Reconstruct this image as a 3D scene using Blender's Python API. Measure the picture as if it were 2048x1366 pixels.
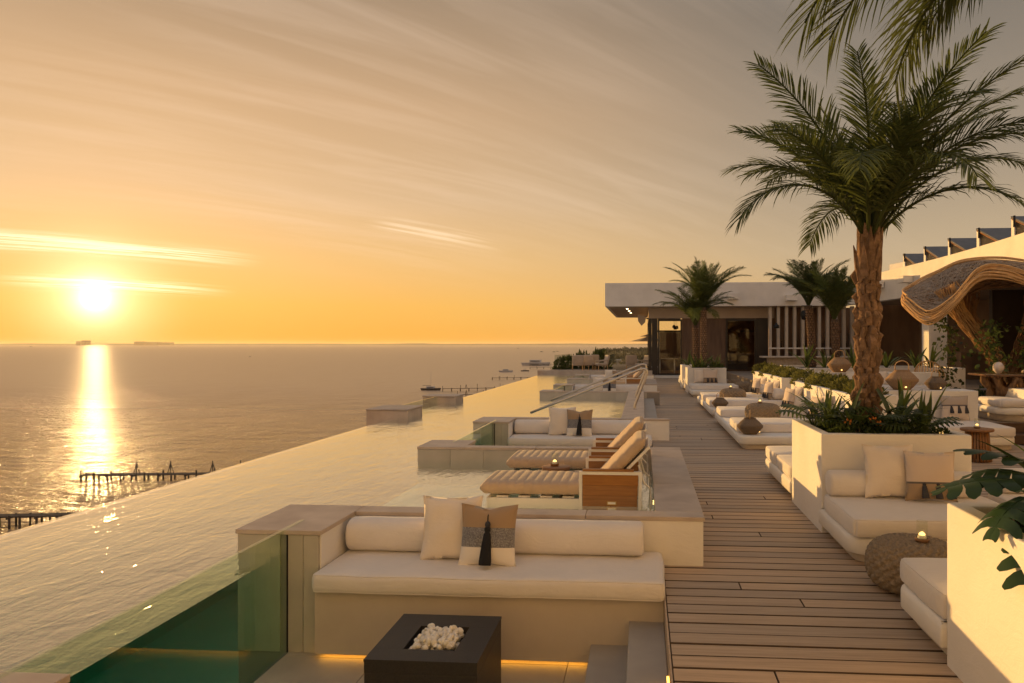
import bpy, bmesh, math, random
from mathutils import Vector, Matrix, noise as mnoise
R = math.radians; PI = math.pi
random.seed(7)
scn = bpy.context.scene
for o in list(bpy.data.objects): bpy.data.objects.remove(o, do_unlink=True)
C = scn.collection

# ------------------------------------------------------------------ camera
CAM_H = 1.55
YAW = math.atan((1286 - 1179) / 1450.0)
cam = bpy.data.cameras.new('camera'); camo = bpy.data.objects.new('camera', cam); C.objects.link(camo)
camo.location = (0, 0, CAM_H); camo.rotation_euler = (R(90), 0, YAW)
cam.sensor_width = 36; cam.lens = 1450.0 / 2048 * 36
cam.shift_x = -155.0 / 2048; cam.shift_y = 5.0 / 2048
cam.clip_start = 0.05; cam.clip_end = 120000
scn.camera = camo

# ------------------------------------------------------------------ sun + sky
SUN_AZ = R(38.5)          # degrees left of +Y
SUN_EL = R(3.0)
S = Vector((-math.sin(SUN_AZ) * math.cos(SUN_EL), math.cos(SUN_AZ) * math.cos(SUN_EL), math.sin(SUN_EL)))
sl = bpy.data.lights.new('sun', 'SUN'); sl.energy = 5.0; sl.angle = R(0.5); sl.color = (1.0, 0.57, 0.17)
so = bpy.data.objects.new('sun', sl); C.objects.link(so)
so.visible_glossy = False   # the sky already carries the sun that water and glass mirror
so.rotation_euler = (-S).to_track_quat('-Z', 'Y').to_euler(); so.location = (-20, 25, 8)

w = bpy.data.worlds.new('World'); scn.world = w; w.use_nodes = True
nt = w.node_tree; nt.nodes.clear()
def N(nt, t, **k):
    n = nt.nodes.new(t)
    for a, v in k.items():
        if a == 'ins':
            for i, val in v.items(): n.inputs[i].default_value = val
        else: setattr(n, a, v)
    return n
def mth(nt, op, a, b=None, c=None, clamp=False):
    n = nt.nodes.new('ShaderNodeMath'); n.operation = op; n.use_clamp = clamp
    for i, x in enumerate((a, b, c)):
        if x is None: continue
        if isinstance(x, (int, float)): n.inputs[i].default_value = x
        else: nt.links.new(x, n.inputs[i])
    return n.outputs[0]
def ramp(nt, fac, stops, interp='LINEAR'):
    n = nt.nodes.new('ShaderNodeValToRGB'); n.color_ramp.interpolation = interp
    e = n.color_ramp.elements
    while len(e) < len(stops): e.new(0.5)
    for i, (p, c) in enumerate(stops):
        e[i].position = p; e[i].color = tuple(c) + ((1,) if len(c) == 3 else ())
    nt.links.new(fac, n.inputs[0]); return n.outputs[0]
def mixc(nt, f, a, b, blend='MIX', clamp=False):
    n = nt.nodes.new('ShaderNodeMix'); n.data_type = 'RGBA'; n.blend_type = blend; n.clamp_result = clamp
    for i, x in ((0, f), (6, a), (7, b)):
        if isinstance(x, (int, float)): n.inputs[i].default_value = x
        elif isinstance(x, tuple): n.inputs[i].default_value = x + ((1,) if len(x) == 3 else ())
        else: nt.links.new(x, n.inputs[i])
    return n.outputs[2]
tc = N(nt, 'ShaderNodeTexCoord'); L = nt.links.new
nrm = N(nt, 'ShaderNodeVectorMath', operation='NORMALIZE'); L(tc.outputs['Generated'], nrm.inputs[0]); D = nrm.outputs[0]
sp = N(nt, 'ShaderNodeSeparateXYZ'); L(D, sp.inputs[0]); dx, dy, dz = sp.outputs
ez = mth(nt, 'MAXIMUM', dz, 0.0)
ee = mth(nt, 'POWER', ez, 0.5)                     # ramp coordinate: sqrt(sin elevation)
def sk(st): return [(math.sqrt(p), c) for p, c in st]
hl = mth(nt, 'SQRT', mth(nt, 'ADD', mth(nt, 'MULTIPLY', dx, dx), mth(nt, 'ADD', mth(nt, 'MULTIPLY', dy, dy), 1e-5)))
ad = mth(nt, 'DIVIDE', mth(nt, 'ADD', mth(nt, 'MULTIPLY', dx, -math.sin(SUN_AZ)), mth(nt, 'MULTIPLY', dy, math.cos(SUN_AZ))), hl)
Z = (0.34, 0.345, 0.375)
r_sun = ramp(nt, ee, sk([(0, (1.08, .45, .05)), (.012, (1.08, .50, .07)), (.05, (1.05, .56, .12)), (.11, (.93, .57, .22)), (.19, (.78, .53, .30)), (.30, (.66, .43, .245)), (.42, (.42, .295, .19)), (.6, (.34, .29, .25)), (1, Z)]))
r_side = ramp(nt, ee, sk([(0, (.68, .36, .15)), (.012, (.76, .43, .17)), (.06, (.72, .48, .23)), (.12, (.60, .45, .28)), (.23, (.40, .32, .235)), (.40, (.235, .20, .165)), (.7, (.28, .27, .265)), (1, Z)]))
r_back = ramp(nt, ee, sk([(0, (.52, .35, .265)), (.05, (.56, .38, .29)), (.15, (.54, .40, .32)), (.35, (.47, .39, .345)), (.7, (.39, .365, .36)), (1, Z)]))
f1 = N(nt, 'ShaderNodeMapRange', interpolation_type='SMOOTHSTEP', ins={1: .58, 2: 1.0}); L(ad, f1.inputs[0])
f2 = N(nt, 'ShaderNodeMapRange', interpolation_type='SMOOTHSTEP', ins={1: -.75, 2: .5}); L(ad, f2.inputs[0])
base = mixc(nt, f2.outputs[0], r_back, r_side); base = mixc(nt, f1.outputs[0], base, r_sun)
# physical sky underneath, a share of the light
sky = N(nt, 'ShaderNodeTexSky', sky_type='NISHITA', sun_disc=False, sun_elevation=SUN_EL, sun_rotation=-SUN_AZ, altitude=20, air_density=1.6, dust_density=4.0, ozone_density=.6)
skyw = mixc(nt, 1.0, sky.outputs[0], (.011, .0085, .0055), 'MULTIPLY')
base = mixc(nt, 1.0, base, skyw, 'ADD')
# sun aureole
sd = N(nt, 'ShaderNodeVectorMath', operation='DOT_PRODUCT', ins={1: S}); L(D, sd.inputs[0])
om = mth(nt, 'SUBTRACT', 1.0, sd.outputs['Value'])
def lobe(deg, amp): return mth(nt, 'MULTIPLY', mth(nt, 'EXPONENT', mth(nt, 'MULTIPLY', om, -1.0 / (1 - math.cos(R(deg))))), amp)
wide = lobe(13, 1.0); mid = lobe(3.0, 1.0); core = lobe(1.15, 1.0)
# cirrus on a high sheet: wind-drawn streaks running at 42 degrees across it
def mr(x, a, b, c=0.0, d=1.0, smooth=True):
    n = N(nt, 'ShaderNodeMapRange'); n.interpolation_type = 'SMOOTHSTEP' if smooth else 'LINEAR'; n.clamp = True
    for i, v in ((1, a), (2, b), (3, c), (4, d)): n.inputs[i].default_value = v
    L(x, n.inputs[0]); return n.outputs[0]
den = mth(nt, 'ADD', ez, .22); cx = mth(nt, 'DIVIDE', dx, den); cyy = mth(nt, 'DIVIDE', dy, den); CA, SA = math.cos(R(42)), math.sin(R(42))
sx_ = mth(nt, 'ADD', mth(nt, 'MULTIPLY', cx, CA), mth(nt, 'MULTIPLY', cyy, SA)); sy_ = mth(nt, 'SUBTRACT', mth(nt, 'MULTIPLY', cyy, CA), mth(nt, 'MULTIPLY', cx, SA))
def nz(kx, ky, det, dist=0.0, off=0.0, rough=.55):
    cb = N(nt, 'ShaderNodeCombineXYZ', ins={2: off}); L(mth(nt, 'MULTIPLY', sx_, kx), cb.inputs[0]); L(mth(nt, 'MULTIPLY', sy_, ky), cb.inputs[1])
    n = N(nt, 'ShaderNodeTexNoise', ins={'Scale': 1.0, 'Detail': det, 'Distortion': dist, 'Roughness': rough}); L(cb.outputs[0], n.inputs['Vector']); return n.outputs[0]
hi = nz(1.1, 9.0, 7, .5, 3.3, .62); hi2 = nz(.7, 1.3, 2, 0, 9.1); fine = nz(2.2, 42, 5, .4, 1.7, .6)
him = mth(nt, 'MULTIPLY', mth(nt, 'MULTIPLY', mr(hi, .36, .74), mr(hi2, .30, .66)), mth(nt, 'MULTIPLY', mr(dz, .05, .16), mr(ad, .45, .95, .25, 1.0)))
col = mixc(nt, mth(nt, 'MULTIPLY', him, .42), base, mixc(nt, 1.0, mixc(nt, .45, base, (.66, .50, .37)), (1.36, 1.36, 1.38), 'MULTIPLY'))
def streak(y0, wd, xa, xb, xc, xd):     # one named bank of cloud
    yy = mth(nt, 'DIVIDE', mth(nt, 'SUBTRACT', mth(nt, 'ADD', sy_, mth(nt, 'MULTIPLY', mth(nt, 'SUBTRACT', nz(1.5, 3, 2, 0, y0), .5), .16)), y0), wd)
    g = mth(nt, 'EXPONENT', mth(nt, 'MULTIPLY', mth(nt, 'MULTIPLY', yy, yy), -1.0))
    return mth(nt, 'MULTIPLY', mth(nt, 'MULTIPLY', g, mr(fine, .34, .62)), mth(nt, 'MULTIPLY', mr(sx_, xa, xb), mr(sx_, xd, xc)))
bank = mth(nt, 'ADD', mth(nt, 'ADD', streak(3.0, .065, -.5, -.05, .35, .75), mth(nt, 'MULTIPLY', streak(3.46, .075, -.15, .15, .40, .75), .9)), mth(nt, 'MULTIPLY', streak(2.44, .06, .90, 1.05, 1.2, 1.55), .35))
def addg(c, f, rgb):
    n = N(nt, 'ShaderNodeVectorMath', operation='SCALE'); n.inputs[0].default_value = rgb; L(f, n.inputs['Scale'])
    return mixc(nt, 1.0, c, n.outputs[0], 'ADD')
col = addg(col, wide, (.10, .09, .03)); col = addg(col, mid, (.70, .60, .38)); col = addg(col, core, (1.1, 1.05, .95)); col = addg(col, lobe(.30, 1.0), (1500, 930, 350))
col = addg(col, bank, (.75, .72, .62))
bg = N(nt, 'ShaderNodeBackground'); L(col, bg.inputs[0]); bg.inputs[1].default_value = 0.71
wo = N(nt, 'ShaderNodeOutputWorld'); L(bg.outputs[0], wo.inputs[0])
scn.view_settings.view_transform = 'Standard'; scn.view_settings.look = 'None'
scn.view_settings.exposure = 0.36; scn.view_settings.gamma = 1.0
scn.render.engine = 'CYCLES'
cy = scn.cycles
cy.max_bounces = 10; cy.diffuse_bounces = 4; cy.glossy_bounces = 4; cy.transmission_bounces = 8; cy.transparent_max_bounces = 24
cy.sample_clamp_indirect = 6.0; cy.use_denoising = True; cy.blur_glossy = 0.0
cy.use_adaptive_sampling = True; cy.adaptive_threshold = 0.015

# ------------------------------------------------------------------ materials
MT = {}
def newmat(name):
    m = bpy.data.materials.new(name); m.use_nodes = True; t = m.node_tree
    b = t.nodes['Principled BSDF']; MT[name] = m; return m, t, b
def lk(t, a, b): t.links.new(a, b)
def objco(t, scale=(1, 1, 1), rand=False):
    tc = N(t, 'ShaderNodeTexCoord'); mp = N(t, 'ShaderNodeMapping'); mp.inputs['Scale'].default_value = scale
    lk(t, tc.outputs['Object'], mp.inputs[0])
    if rand:
        oi = N(t, 'ShaderNodeObjectInfo'); cbn = N(t, 'ShaderNodeCombineXYZ')
        lk(t, mth(t, 'MULTIPLY', oi.outputs['Random'], 37.0), cbn.inputs[0]); lk(t, mth(t, 'MULTIPLY', oi.outputs['Random'], 91.0), cbn.inputs[1])
        lk(t, cbn.outputs[0], mp.inputs['Location'])
    return mp.outputs[0]
def tnoise(t, vec, scale, det=4, rough=.55, dist=0.0):
    n = N(t, 'ShaderNodeTexNoise'); n.inputs['Scale'].default_value = scale; n.inputs['Detail'].default_value = det
    n.inputs['Roughness'].default_value = rough; n.inputs['Distortion'].default_value = dist; lk(t, vec, n.inputs['Vector']); return n.outputs[0]
def bump(t, b, h, strength=.3, dist=.01, prev=None):
    n = N(t, 'ShaderNodeBump'); n.inputs['Strength'].default_value = strength; n.inputs['Distance'].default_value = dist
    lk(t, h, n.inputs['Height'])
    if prev: lk(t, prev, n.inputs['Normal'])
    lk(t, n.outputs[0], b.inputs['Normal']); return n.outputs[0]
def simple(name, c1, c2=None, rough=.6, nscale=6, bscale=60, bstr=.15, bdist=.004, metal=0, sc=(1, 1, 1), rand=True, lo=.3, hi=.7, spec=.4, tint=0.0, sheen=0.0):
    m, t, b = newmat(name)
    co = objco(t, sc, rand)
    c2 = c2 or tuple(x * .85 for x in c1)
    n1 = tnoise(t, co, nscale, 5)
    col = ramp(t, n1, [(lo, c2), (hi, c1)])
    if tint:
        oi = N(t, 'ShaderNodeObjectInfo'); v = mth(t, 'ADD', mth(t, 'MULTIPLY', oi.outputs['Random'], tint * 2), 1 - tint)
        hs = N(t, 'ShaderNodeHueSaturation'); lk(t, v, hs.inputs['Value']); lk(t, col, hs.inputs['Color']); col = hs.outputs[0]
    lk(t, col, b.inputs['Base Color']); b.inputs['Roughness'].default_value = rough; b.inputs['Metallic'].default_value = metal
    b.inputs['Specular IOR Level'].default_value = spec
    if sheen: b.inputs['Sheen Weight'].default_value = sheen
    if bstr: bump(t, b, tnoise(t, co, bscale, 4), bstr, bdist)
    return m
simple('stucco', (.81, .775, .735), (.715, .68, .64), .75, 1.6, 120, .25, .003, lo=.25, hi=.62)
bump(MT['stucco'].node_tree, MT['stucco'].node_tree.nodes['Principled BSDF'], tnoise(MT['stucco'].node_tree, objco(MT['stucco'].node_tree, (1, 1, 2.2), True), 5.5, 6, .6, .8), .22, .02, [n for n in MT['stucco'].node_tree.nodes if n.type == 'BUMP'][0].outputs[0])
simple('coping', (.55, .46, .39), (.40, .32, .27), .55, 3.5, 60, .15, .003, tint=.06)
simple('tile', (.50, .46, .40), (.40, .37, .32), .5, 4, 80, .12, .002, tint=.07)
simple('floor_stone', (.42, .37, .31), (.33, .29, .25), .5, 3, 70, .12, .002, tint=.05)
simple('step_stone', (.40, .36, .32), (.33, .30, .27), .6, 3, 90, .15, .003)
simple('base_stone', (.58, .50, .42), (.50, .43, .36), .65, 3, 90, .15, .003, tint=.05)
simple('dark_stone', (.036, .031, .028), (.022, .019, .018), .5, 120, 200, .35, .002)
simple('pebble', (.78, .75, .70), (.66, .62, .57), .5, 20, 60, .1, .002, tint=.1)
simple('grout', (.30, .27, .24), None, .8)
simple('pooltile', (.82, .73, .57), (.76, .68, .53), .35, 3, 30, .0)
simple('white_metal', (.74, .71, .67), (.71, .68, .64), .4, 3, 50, .03)
simple('frame_dark', (.035, .026, .020), (.025, .019, .015), .45, 4, 60, .05)
simple('plank_gap_shade', (.10, .066, .044), (.07, .046, .03), .85)  # gap shade put into the colour of the plank sides
simple('deck_base', (.012, .009, .007), None, .9)
simple('black', (.012, .012, .013), None, .5, 8, 60, .05)
simple('soil', (.035, .024, .017), (.018, .013, .01), .95, 25, 60, .6, .02)
simple('ceiling', (.45, .36, .28), (.40, .32, .25), .7, 2, 60, .1)
simple('interior', (.30, .19, .115), (.19, .115, .07), .7, 3, 60, .1, sc=(1, 1, .3))
simple('rust_panel', (.17, .10, .062), (.09, .054, .036), .6, 2.5, 40, .2, sc=(3, 3, .4))
simple('terrace', (.30, .24, .19), (.22, .17, .13), .7, 3, 60, .15)
simple('candle', (.8, .75, .62), None, .5)
simple('cane', (.62, .40, .20), (.46, .28, .13), .6, 12, 90, .3, tint=.1)
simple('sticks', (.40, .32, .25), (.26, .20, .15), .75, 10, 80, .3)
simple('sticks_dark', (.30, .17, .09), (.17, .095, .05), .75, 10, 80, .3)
simple('root', (.30, .18, .10), (.12, .07, .04), .7, 7, 40, .6, .02, sc=(2, 2, .5))
simple('driftwood', (.55, .45, .34), (.38, .29, .20), .7, 10, 60, .4, sc=(1, 1, 1))
simple('slate_grey', (.15, .145, .15), (.11, .108, .112), .55, 3, 60, .05)
simple('egg', (.70, .62, .60), None, .4)
simple('brownwood', (.10, .052, .028), (.065, .034, .020), .5, 4, 60, .15, sc=(1, 8, 8))
simple('bottle', (.05, .025, .012), None, .15)
simple('far_land', (.13, .10, .08), (.10, .08, .065), .9, .02, 1, 0)
simple('far_roof', (.42, .38, .35), (.30, .26, .24), .8, .3, 1, 0, tint=.3)
simple('pier_wood', (.10, .07, .05), (.06, .045, .035), .85, 1, 5, .2)
simple('boat_white', (.55, .52, .50), None, .5)
simple('boat_dark', (.06, .05, .05), None, .6)
simple('umbrella', (.62, .54, .46), None, .8, sheen=.2)
simple('tassel', (.016, .015, .018), None, .9, 40, 200, .5, .004)
simple('tassel_grey', (.05, .05, .06), None, .9, 40, 200, .5, .004)

def mr2(t, x, a, b, c=0., d=1.):
    n = N(t, 'ShaderNodeMapRange', interpolation_type='SMOOTHSTEP')
    for i, v in ((1, a), (2, b), (3, c), (4, d)): n.inputs[i].default_value = v
    lk(t, x, n.inputs[0]); return n.outputs[0]
def fabric(name, c1, c2, scale=420, rough=.85, b=.25):
    m, t, bs = newmat(name); co = objco(t, (1, 1, 1), True)
    col = ramp(t, tnoise(t, co, 5, 4), [(.3, c2), (.7, c1)])
    lk(t, col, bs.inputs['Base Color']); bs.inputs['Roughness'].default_value = rough; bs.inputs['Sheen Weight'].default_value = .25; bs.inputs['Specular IOR Level'].default_value = .2
    wv = N(t, 'ShaderNodeTexWave'); wv.inputs['Scale'].default_value = scale / 6.28; wv.inputs['Distortion'].default_value = 1.5; lk(t, co, wv.inputs['Vector'])
    h1 = bump(t, bs, wv.outputs['Fac'], b * .4, .001)
    h2 = bump(t, bs, tnoise(t, co, 9, 3), b, .012, h1)
    cr_ = tnoise(t, objco(t, (2.2, 6.0, 6.0), True), 2.2, 5, .6, 1.2); bump(t, bs, mr2(t, cr_, .42, .58), b * .5, .010, h2)
    return m
fabric('linen', (.74, .685, .65), (.69, .64, .61), b=.35)
fabric('linen_warm', (.78, .69, .60), (.72, .63, .55))
fabric('taupe', (.52, .38, .27), (.46, .34, .24))
fabric('chair_fab', (.55, .47, .40), (.45, .38, .32))
def banded(name, bands, axis=2, weave=None):
    # flat dyed bands across the height of a cushion (Generated coordinate)
    m, t, bs = newmat(name); tc = N(t, 'ShaderNodeTexCoord'); s = N(t, 'ShaderNodeSeparateXYZ'); lk(t, tc.outputs['Generated'], s.inputs[0])
    col = ramp(t, s.outputs[axis], bands, 'CONSTANT')
    co = objco(t, (1, 1, 1), False)
    ck = tnoise(t, co, 260, 2, .7)
    if weave:
        lo, hi = weave
        inb = mth(t, 'MULTIPLY', mth(t, 'GREATER_THAN', s.outputs[axis], lo), mth(t, 'LESS_THAN', s.outputs[axis], hi))
        f = mth(t, 'MULTIPLY', inb, mr2(t, ck, .45, .62)); col = mixc(t, f, col, (.42, .40, .40))
    lk(t, col, bs.inputs['Base Color']); bs.inputs['Roughness'].default_value = .9; bs.inputs['Sheen Weight'].default_value = .3; bs.inputs['Specular IOR Level'].default_value = .15
    h1 = bump(t, bs, ck, .35, .002); bump(t, bs, tnoise(t, co, 10, 3), .3, .012, h1)
banded('pillow_tri', [(0, (.78, .72, .67)), (.31, (.10, .10, .125)), (.62, (.36, .25, .16)), (.63, (.36, .25, .16))], 2, (.31, .62))
banded('pillow_tan', [(0, (.36, .26, .175)), (.34, (.13, .115, .11)), (.38, (.64, .52, .43)), (.39, (.64, .52, .43))], 2, (.9, .91))
banded('pillow_pale', [(0, (.62, .53, .46)), (.56, (.16, .14, .14)), (.62, (.44, .37, .32)), (.63, (.44, .37, .32))], 2, (.98, .99))

def wood(name, c1, c2, c3, grain=(.6, 14, 14), rough=.6, tint=.12, bs_=.3):
    m, t, b = newmat(name); co = objco(t, grain, True)
    g = tnoise(t, co, 3.0, 8, .65, .6); g2 = tnoise(t, co, 16.0, 4, .6)
    col = ramp(t, g, [(.25, c3), (.5, c2), (.75, c1)])
    col = mixc(t, mr2(t, g2, .55, .75, 0, .35), col, tuple(x * .55 for x in c2))
    oi = N(t, 'ShaderNodeObjectInfo'); hs = N(t, 'ShaderNodeHueSaturation')
    lk(t, mth(t, 'ADD', mth(t, 'MULTIPLY', oi.outputs['Random'], 2 * tint), 1 - tint), hs.inputs['Value'])
    lk(t, mth(t, 'ADD', mth(t, 'MULTIPLY', oi.outputs['Random'], .25), .85), hs.inputs['Saturation']); lk(t, col, hs.inputs['Color'])
    lk(t, hs.outputs[0], b.inputs['Base Color']); b.inputs['Roughness'].default_value = rough; b.inputs['Specular IOR Level'].default_value = .3
    bump(t, b, g2, bs_, .003); return m
wood('deck_wood', (.57, .435, .315), (.47, .35, .25), (.35, .255, .18), (.6, 14, 14), .65, .17)
wood('teak', (.36, .17, .065), (.28, .13, .05), (.21, .095, .037), (1.2, 16, 16), .45, .08)
wood('stool_wood', (.34, .17, .07), (.25, .12, .05), (.17, .08, .035), (12, 12, 1), .45, .12)
wood('table_wood', (.26, .13, .06), (.19, .095, .045), (.13, .065, .03), (4, 4, 4), .35, .05)

def leafmat(name, c1, c2, tr=.35, rough=.45):
    m, t, b = newmat(name); co = objco(t, (1, 1, 1), True)
    col = ramp(t, tnoise(t, co, 4, 3), [(.3, c2), (.7, c1)])
    oi = N(t, 'ShaderNodeObjectInfo'); hs = N(t, 'ShaderNodeHueSaturation'); lk(t, mth(t, 'ADD', mth(t, 'MULTIPLY', oi.outputs['Random'], .5), .75), hs.inputs['Value']); lk(t, col, hs.inputs['Color'])
    lk(t, hs.outputs[0], b.inputs['Base Color']); b.inputs['Roughness'].default_value = rough; b.inputs['Specular IOR Level'].default_value = .35
    tl = N(t, 'ShaderNodeBsdfTranslucent'); lk(t, hs.outputs[0], tl.inputs[0]); ms = N(t, 'ShaderNodeMixShader', ins={0: tr})
    lk(t, b.outputs[0], ms.inputs[1]); lk(t, tl.outputs[0], ms.inputs[2]); lk(t, ms.outputs[0], t.nodes['Material Output'].inputs[0]); return m
leafmat('palm_leaf', (.105, .13, .038), (.068, .092, .027), .45)
leafmat('palm_dry', (.20, .14, .06), (.13, .09, .04))
leafmat('strap_leaf', (.10, .13, .035), (.05, .085, .025), .3, .4)
leafmat('broad_leaf', (.040, .075, .030), (.025, .055, .022), .25, .35)
leafmat('shrub_leaf', (.17, .165, .045), (.10, .11, .03), .4)
leafmat('low_leaf', (.075, .105, .032), (.042, .066, .022), .35)
leafmat('far_leaf', (.05, .055, .03), (.03, .035, .022), .1)
leafmat('petal', (.55, .20, .03), (.45, .12, .02), .3)
simple('bark', (.30, .19, .125), (.13, .080, .052), .85, 14, 50, .7, .02, sc=(1, 1, 1), tint=.18)
simple('bark_dark', (.14, .095, .065), (.07, .048, .035), .9, 18, 60, .6, .02)

def emis(name, c, s):
    m, t, b = newmat(name); b.inputs['Base Color'].default_value = c + (1,); b.inputs['Emission Color'].default_value = c + (1,); b.inputs['Emission Strength'].default_value = s
emis('led', (1.0, .48, .06), 5.0); emis('flame', (1.0, .60, .18), 2.2); emis('downlight', (1.0, .75, .4), 12.0); emis('uwlight', (1.0, .65, .2), 5.0)

def metal(name, c, r):
    m, t, b = newmat(name); b.inputs['Base Color'].default_value = c + (1,); b.inputs['Metallic'].default_value = 1; b.inputs['Roughness'].default_value = r
    bump(t, b, tnoise(t, objco(t, (4, 40, 40)), 6, 3), .05, .002)
simple('table_top', (.16, .085, .04), (.09, .045, .022), .12, 5, 60, .03)
metal('steel', (.55, .50, .45), .28); metal('brass', (.45, .30, .12), .3)

def clearglass(name, tint, rough=0.0, ior=1.45, gain=1.0):
    # thin pane / water sheet: Fresnel reflection over tinted see-through
    m, t, b = newmat(name); t.nodes.remove(b)
    fr = N(t, 'ShaderNodeFresnel', ins={0: ior}); gl = N(t, 'ShaderNodeBsdfGlossy', ins={1: rough}); gl.inputs[0].default_value = (1, 1, 1, 1)
    tr = N(t, 'ShaderNodeBsdfTransparent'); tr.inputs[0].default_value = tint + (1,)
    ge = N(t, 'ShaderNodeNewGeometry'); ff = mth(t, 'MULTIPLY', mth(t, 'POWER', fr.outputs[0], gain), mth(t, 'SUBTRACT', 1.0, ge.outputs['Backfacing']))
    ms = N(t, 'ShaderNodeMixShader'); lk(t, ff, ms.inputs[0]); lk(t, tr.outputs[0], ms.inputs[1]); lk(t, gl.outputs[0], ms.inputs[2])
    lk(t, ms.outputs[0], t.nodes['Material Output'].inputs[0])
    return m, t, fr, gl
clearglass('glass', (.96, .97, .95), .0, 1.4)
clearglass('glass_green', (.925, .965, .90), .0, 1.35)
clearglass('glass_smoke', (.55, .48, .40), .0, 1.5)
m, t, fr, gl = clearglass('pool_water', (1, 1, 1), .03, 1.5, .42)
msn = [n for n in t.nodes if n.type == 'MIX_SHADER'][0]; src = msn.inputs[0].links[0].from_socket; gz = N(t, 'ShaderNodeNewGeometry'); sz_ = N(t, 'ShaderNodeSeparateXYZ'); lk(t, gz.outputs['True Normal'], sz_.inputs[0]); lk(t, mth(t, 'MULTIPLY', src, mth(t, 'GREATER_THAN', sz_.outputs[2], .5)), msn.inputs[0])   # only the free surface mirrors; the sides are wetted against glass and tile
va = N(t, 'ShaderNodeVolumeAbsorption'); va.inputs[0].default_value = (.12, .62, .58, 1); va.inputs[1].default_value = .75; lk(t, va.outputs[0], t.nodes['Material Output'].inputs['Volume'])
tcw = N(t, 'ShaderNodeTexCoord')
def wmap(t, src, sc, rot=0):
    mp = N(t, 'ShaderNodeMapping'); mp.inputs['Scale'].default_value = sc; mp.inputs['Rotation'].default_value = (0, 0, rot); lk(t, src, mp.inputs[0]); return mp.outputs[0]
hw = mth(t, 'ADD', mth(t, 'MULTIPLY', tnoise(t, wmap(t, tcw.outputs['Object'], (2.0, .75, 1), R(8)), 6.0, 3, .55, .8), .6), mth(t, 'MULTIPLY', tnoise(t, wmap(t, tcw.outputs['Object'], (1.8, .8, 1), R(-8)), 1.5, 2, .5, .3), 1.0))
hw = mth(t, 'ADD', hw, mth(t, 'MULTIPLY', tnoise(t, wmap(t, tcw.outputs['Object'], (1, 2.2, 1), R(10)), 13.0, 2, .5, .5), .14))
bn = N(t, 'ShaderNodeBump', ins={0: .5, 1: .017}); lk(t, hw, bn.inputs['Height'])
lk(t, bn.outputs[0], fr.inputs['Normal']); lk(t, bn.outputs[0], gl.inputs['Normal'])
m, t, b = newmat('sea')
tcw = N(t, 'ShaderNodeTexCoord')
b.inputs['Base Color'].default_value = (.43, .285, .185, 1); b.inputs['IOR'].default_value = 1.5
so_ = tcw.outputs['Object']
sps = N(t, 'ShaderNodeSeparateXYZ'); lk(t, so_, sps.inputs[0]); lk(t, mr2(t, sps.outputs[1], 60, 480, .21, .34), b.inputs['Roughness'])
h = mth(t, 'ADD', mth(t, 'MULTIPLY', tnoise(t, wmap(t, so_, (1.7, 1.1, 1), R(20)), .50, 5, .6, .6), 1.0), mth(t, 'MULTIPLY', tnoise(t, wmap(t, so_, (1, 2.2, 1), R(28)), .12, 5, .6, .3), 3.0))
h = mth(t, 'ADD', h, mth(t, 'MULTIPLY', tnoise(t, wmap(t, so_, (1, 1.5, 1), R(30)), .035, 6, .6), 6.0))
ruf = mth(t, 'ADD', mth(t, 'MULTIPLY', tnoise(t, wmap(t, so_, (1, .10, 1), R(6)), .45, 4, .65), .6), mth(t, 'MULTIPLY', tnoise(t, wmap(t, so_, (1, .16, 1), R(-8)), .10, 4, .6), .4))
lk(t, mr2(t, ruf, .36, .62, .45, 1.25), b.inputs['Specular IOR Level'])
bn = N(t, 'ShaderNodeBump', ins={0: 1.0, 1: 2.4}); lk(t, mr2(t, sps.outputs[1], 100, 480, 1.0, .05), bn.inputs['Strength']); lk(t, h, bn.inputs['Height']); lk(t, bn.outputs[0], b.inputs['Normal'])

# ------------------------------------------------------------------ mesh helpers
def link(o, parent=None):
    C.objects.link(o)
    if parent: o.parent = parent
    return o
def MO(name, verts, faces, mat, parent=None, smooth=False, loc=None, rot=None):
    me = bpy.data.meshes.new(name); me.from_pydata(verts, [], faces); me.update()
    if smooth:
        for p in me.polygons: p.use_smooth = True
    me.materials.append(MT[mat])
    o = bpy.data.objects.new(name, me)
    if loc: o.location = loc
    if rot: o.rotation_euler = rot
    return link(o, parent)
def share(name, me, parent=None, loc=(0, 0, 0), rot=(0, 0, 0), sc=(1, 1, 1)):
    o = bpy.data.objects.new(name, me); o.location = loc; o.rotation_euler = rot; o.scale = sc; return link(o, parent)
def boxmesh(name, sx, sy, sz, mat, bev=.006, seg=2):
    bm = bmesh.new(); bmesh.ops.create_cube(bm, size=1.0); bmesh.ops.scale(bm, vec=(sx, sy, sz), verts=bm.verts)
    if bev: bmesh.ops.bevel(bm, geom=bm.edges[:], offset=min(bev, min(sx, sy, sz) * .45), segments=seg, affect='EDGES', profile=.5)
    me = bpy.data.meshes.new(name); bm.to_mesh(me); bm.free(); me.materials.append(MT[mat]); return me
def BX(name, x0, x1, y0, y1, z0, z1, mat, parent=None, bev=.006, seg=2, org=(0, 0, 0)):
    me = boxmesh(name, x1 - x0, y1 - y0, z1 - z0, mat, bev, seg)
    return share(name, me, parent, ((x0 + x1) / 2 - org[0], (y0 + y1) / 2 - org[1], (z0 + z1) / 2 - org[2]))
def tag(o, label, cat, group=None):
    o['label'] = label; o['category'] = cat
    if group: o['group'] = group
    return o
def thing(name, label, cat, loc=(0, 0, 0), rz=0, group=None):
    o = bpy.data.objects.new(name, None); o.location = loc; o.rotation_euler = (0, 0, rz); o.empty_display_size = .1
    link(o); return tag(o, label, cat, group)
def struct(o): o['kind'] = 'structure'; return o
def stuff(o): o['kind'] = 'stuff'; return o
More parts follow.
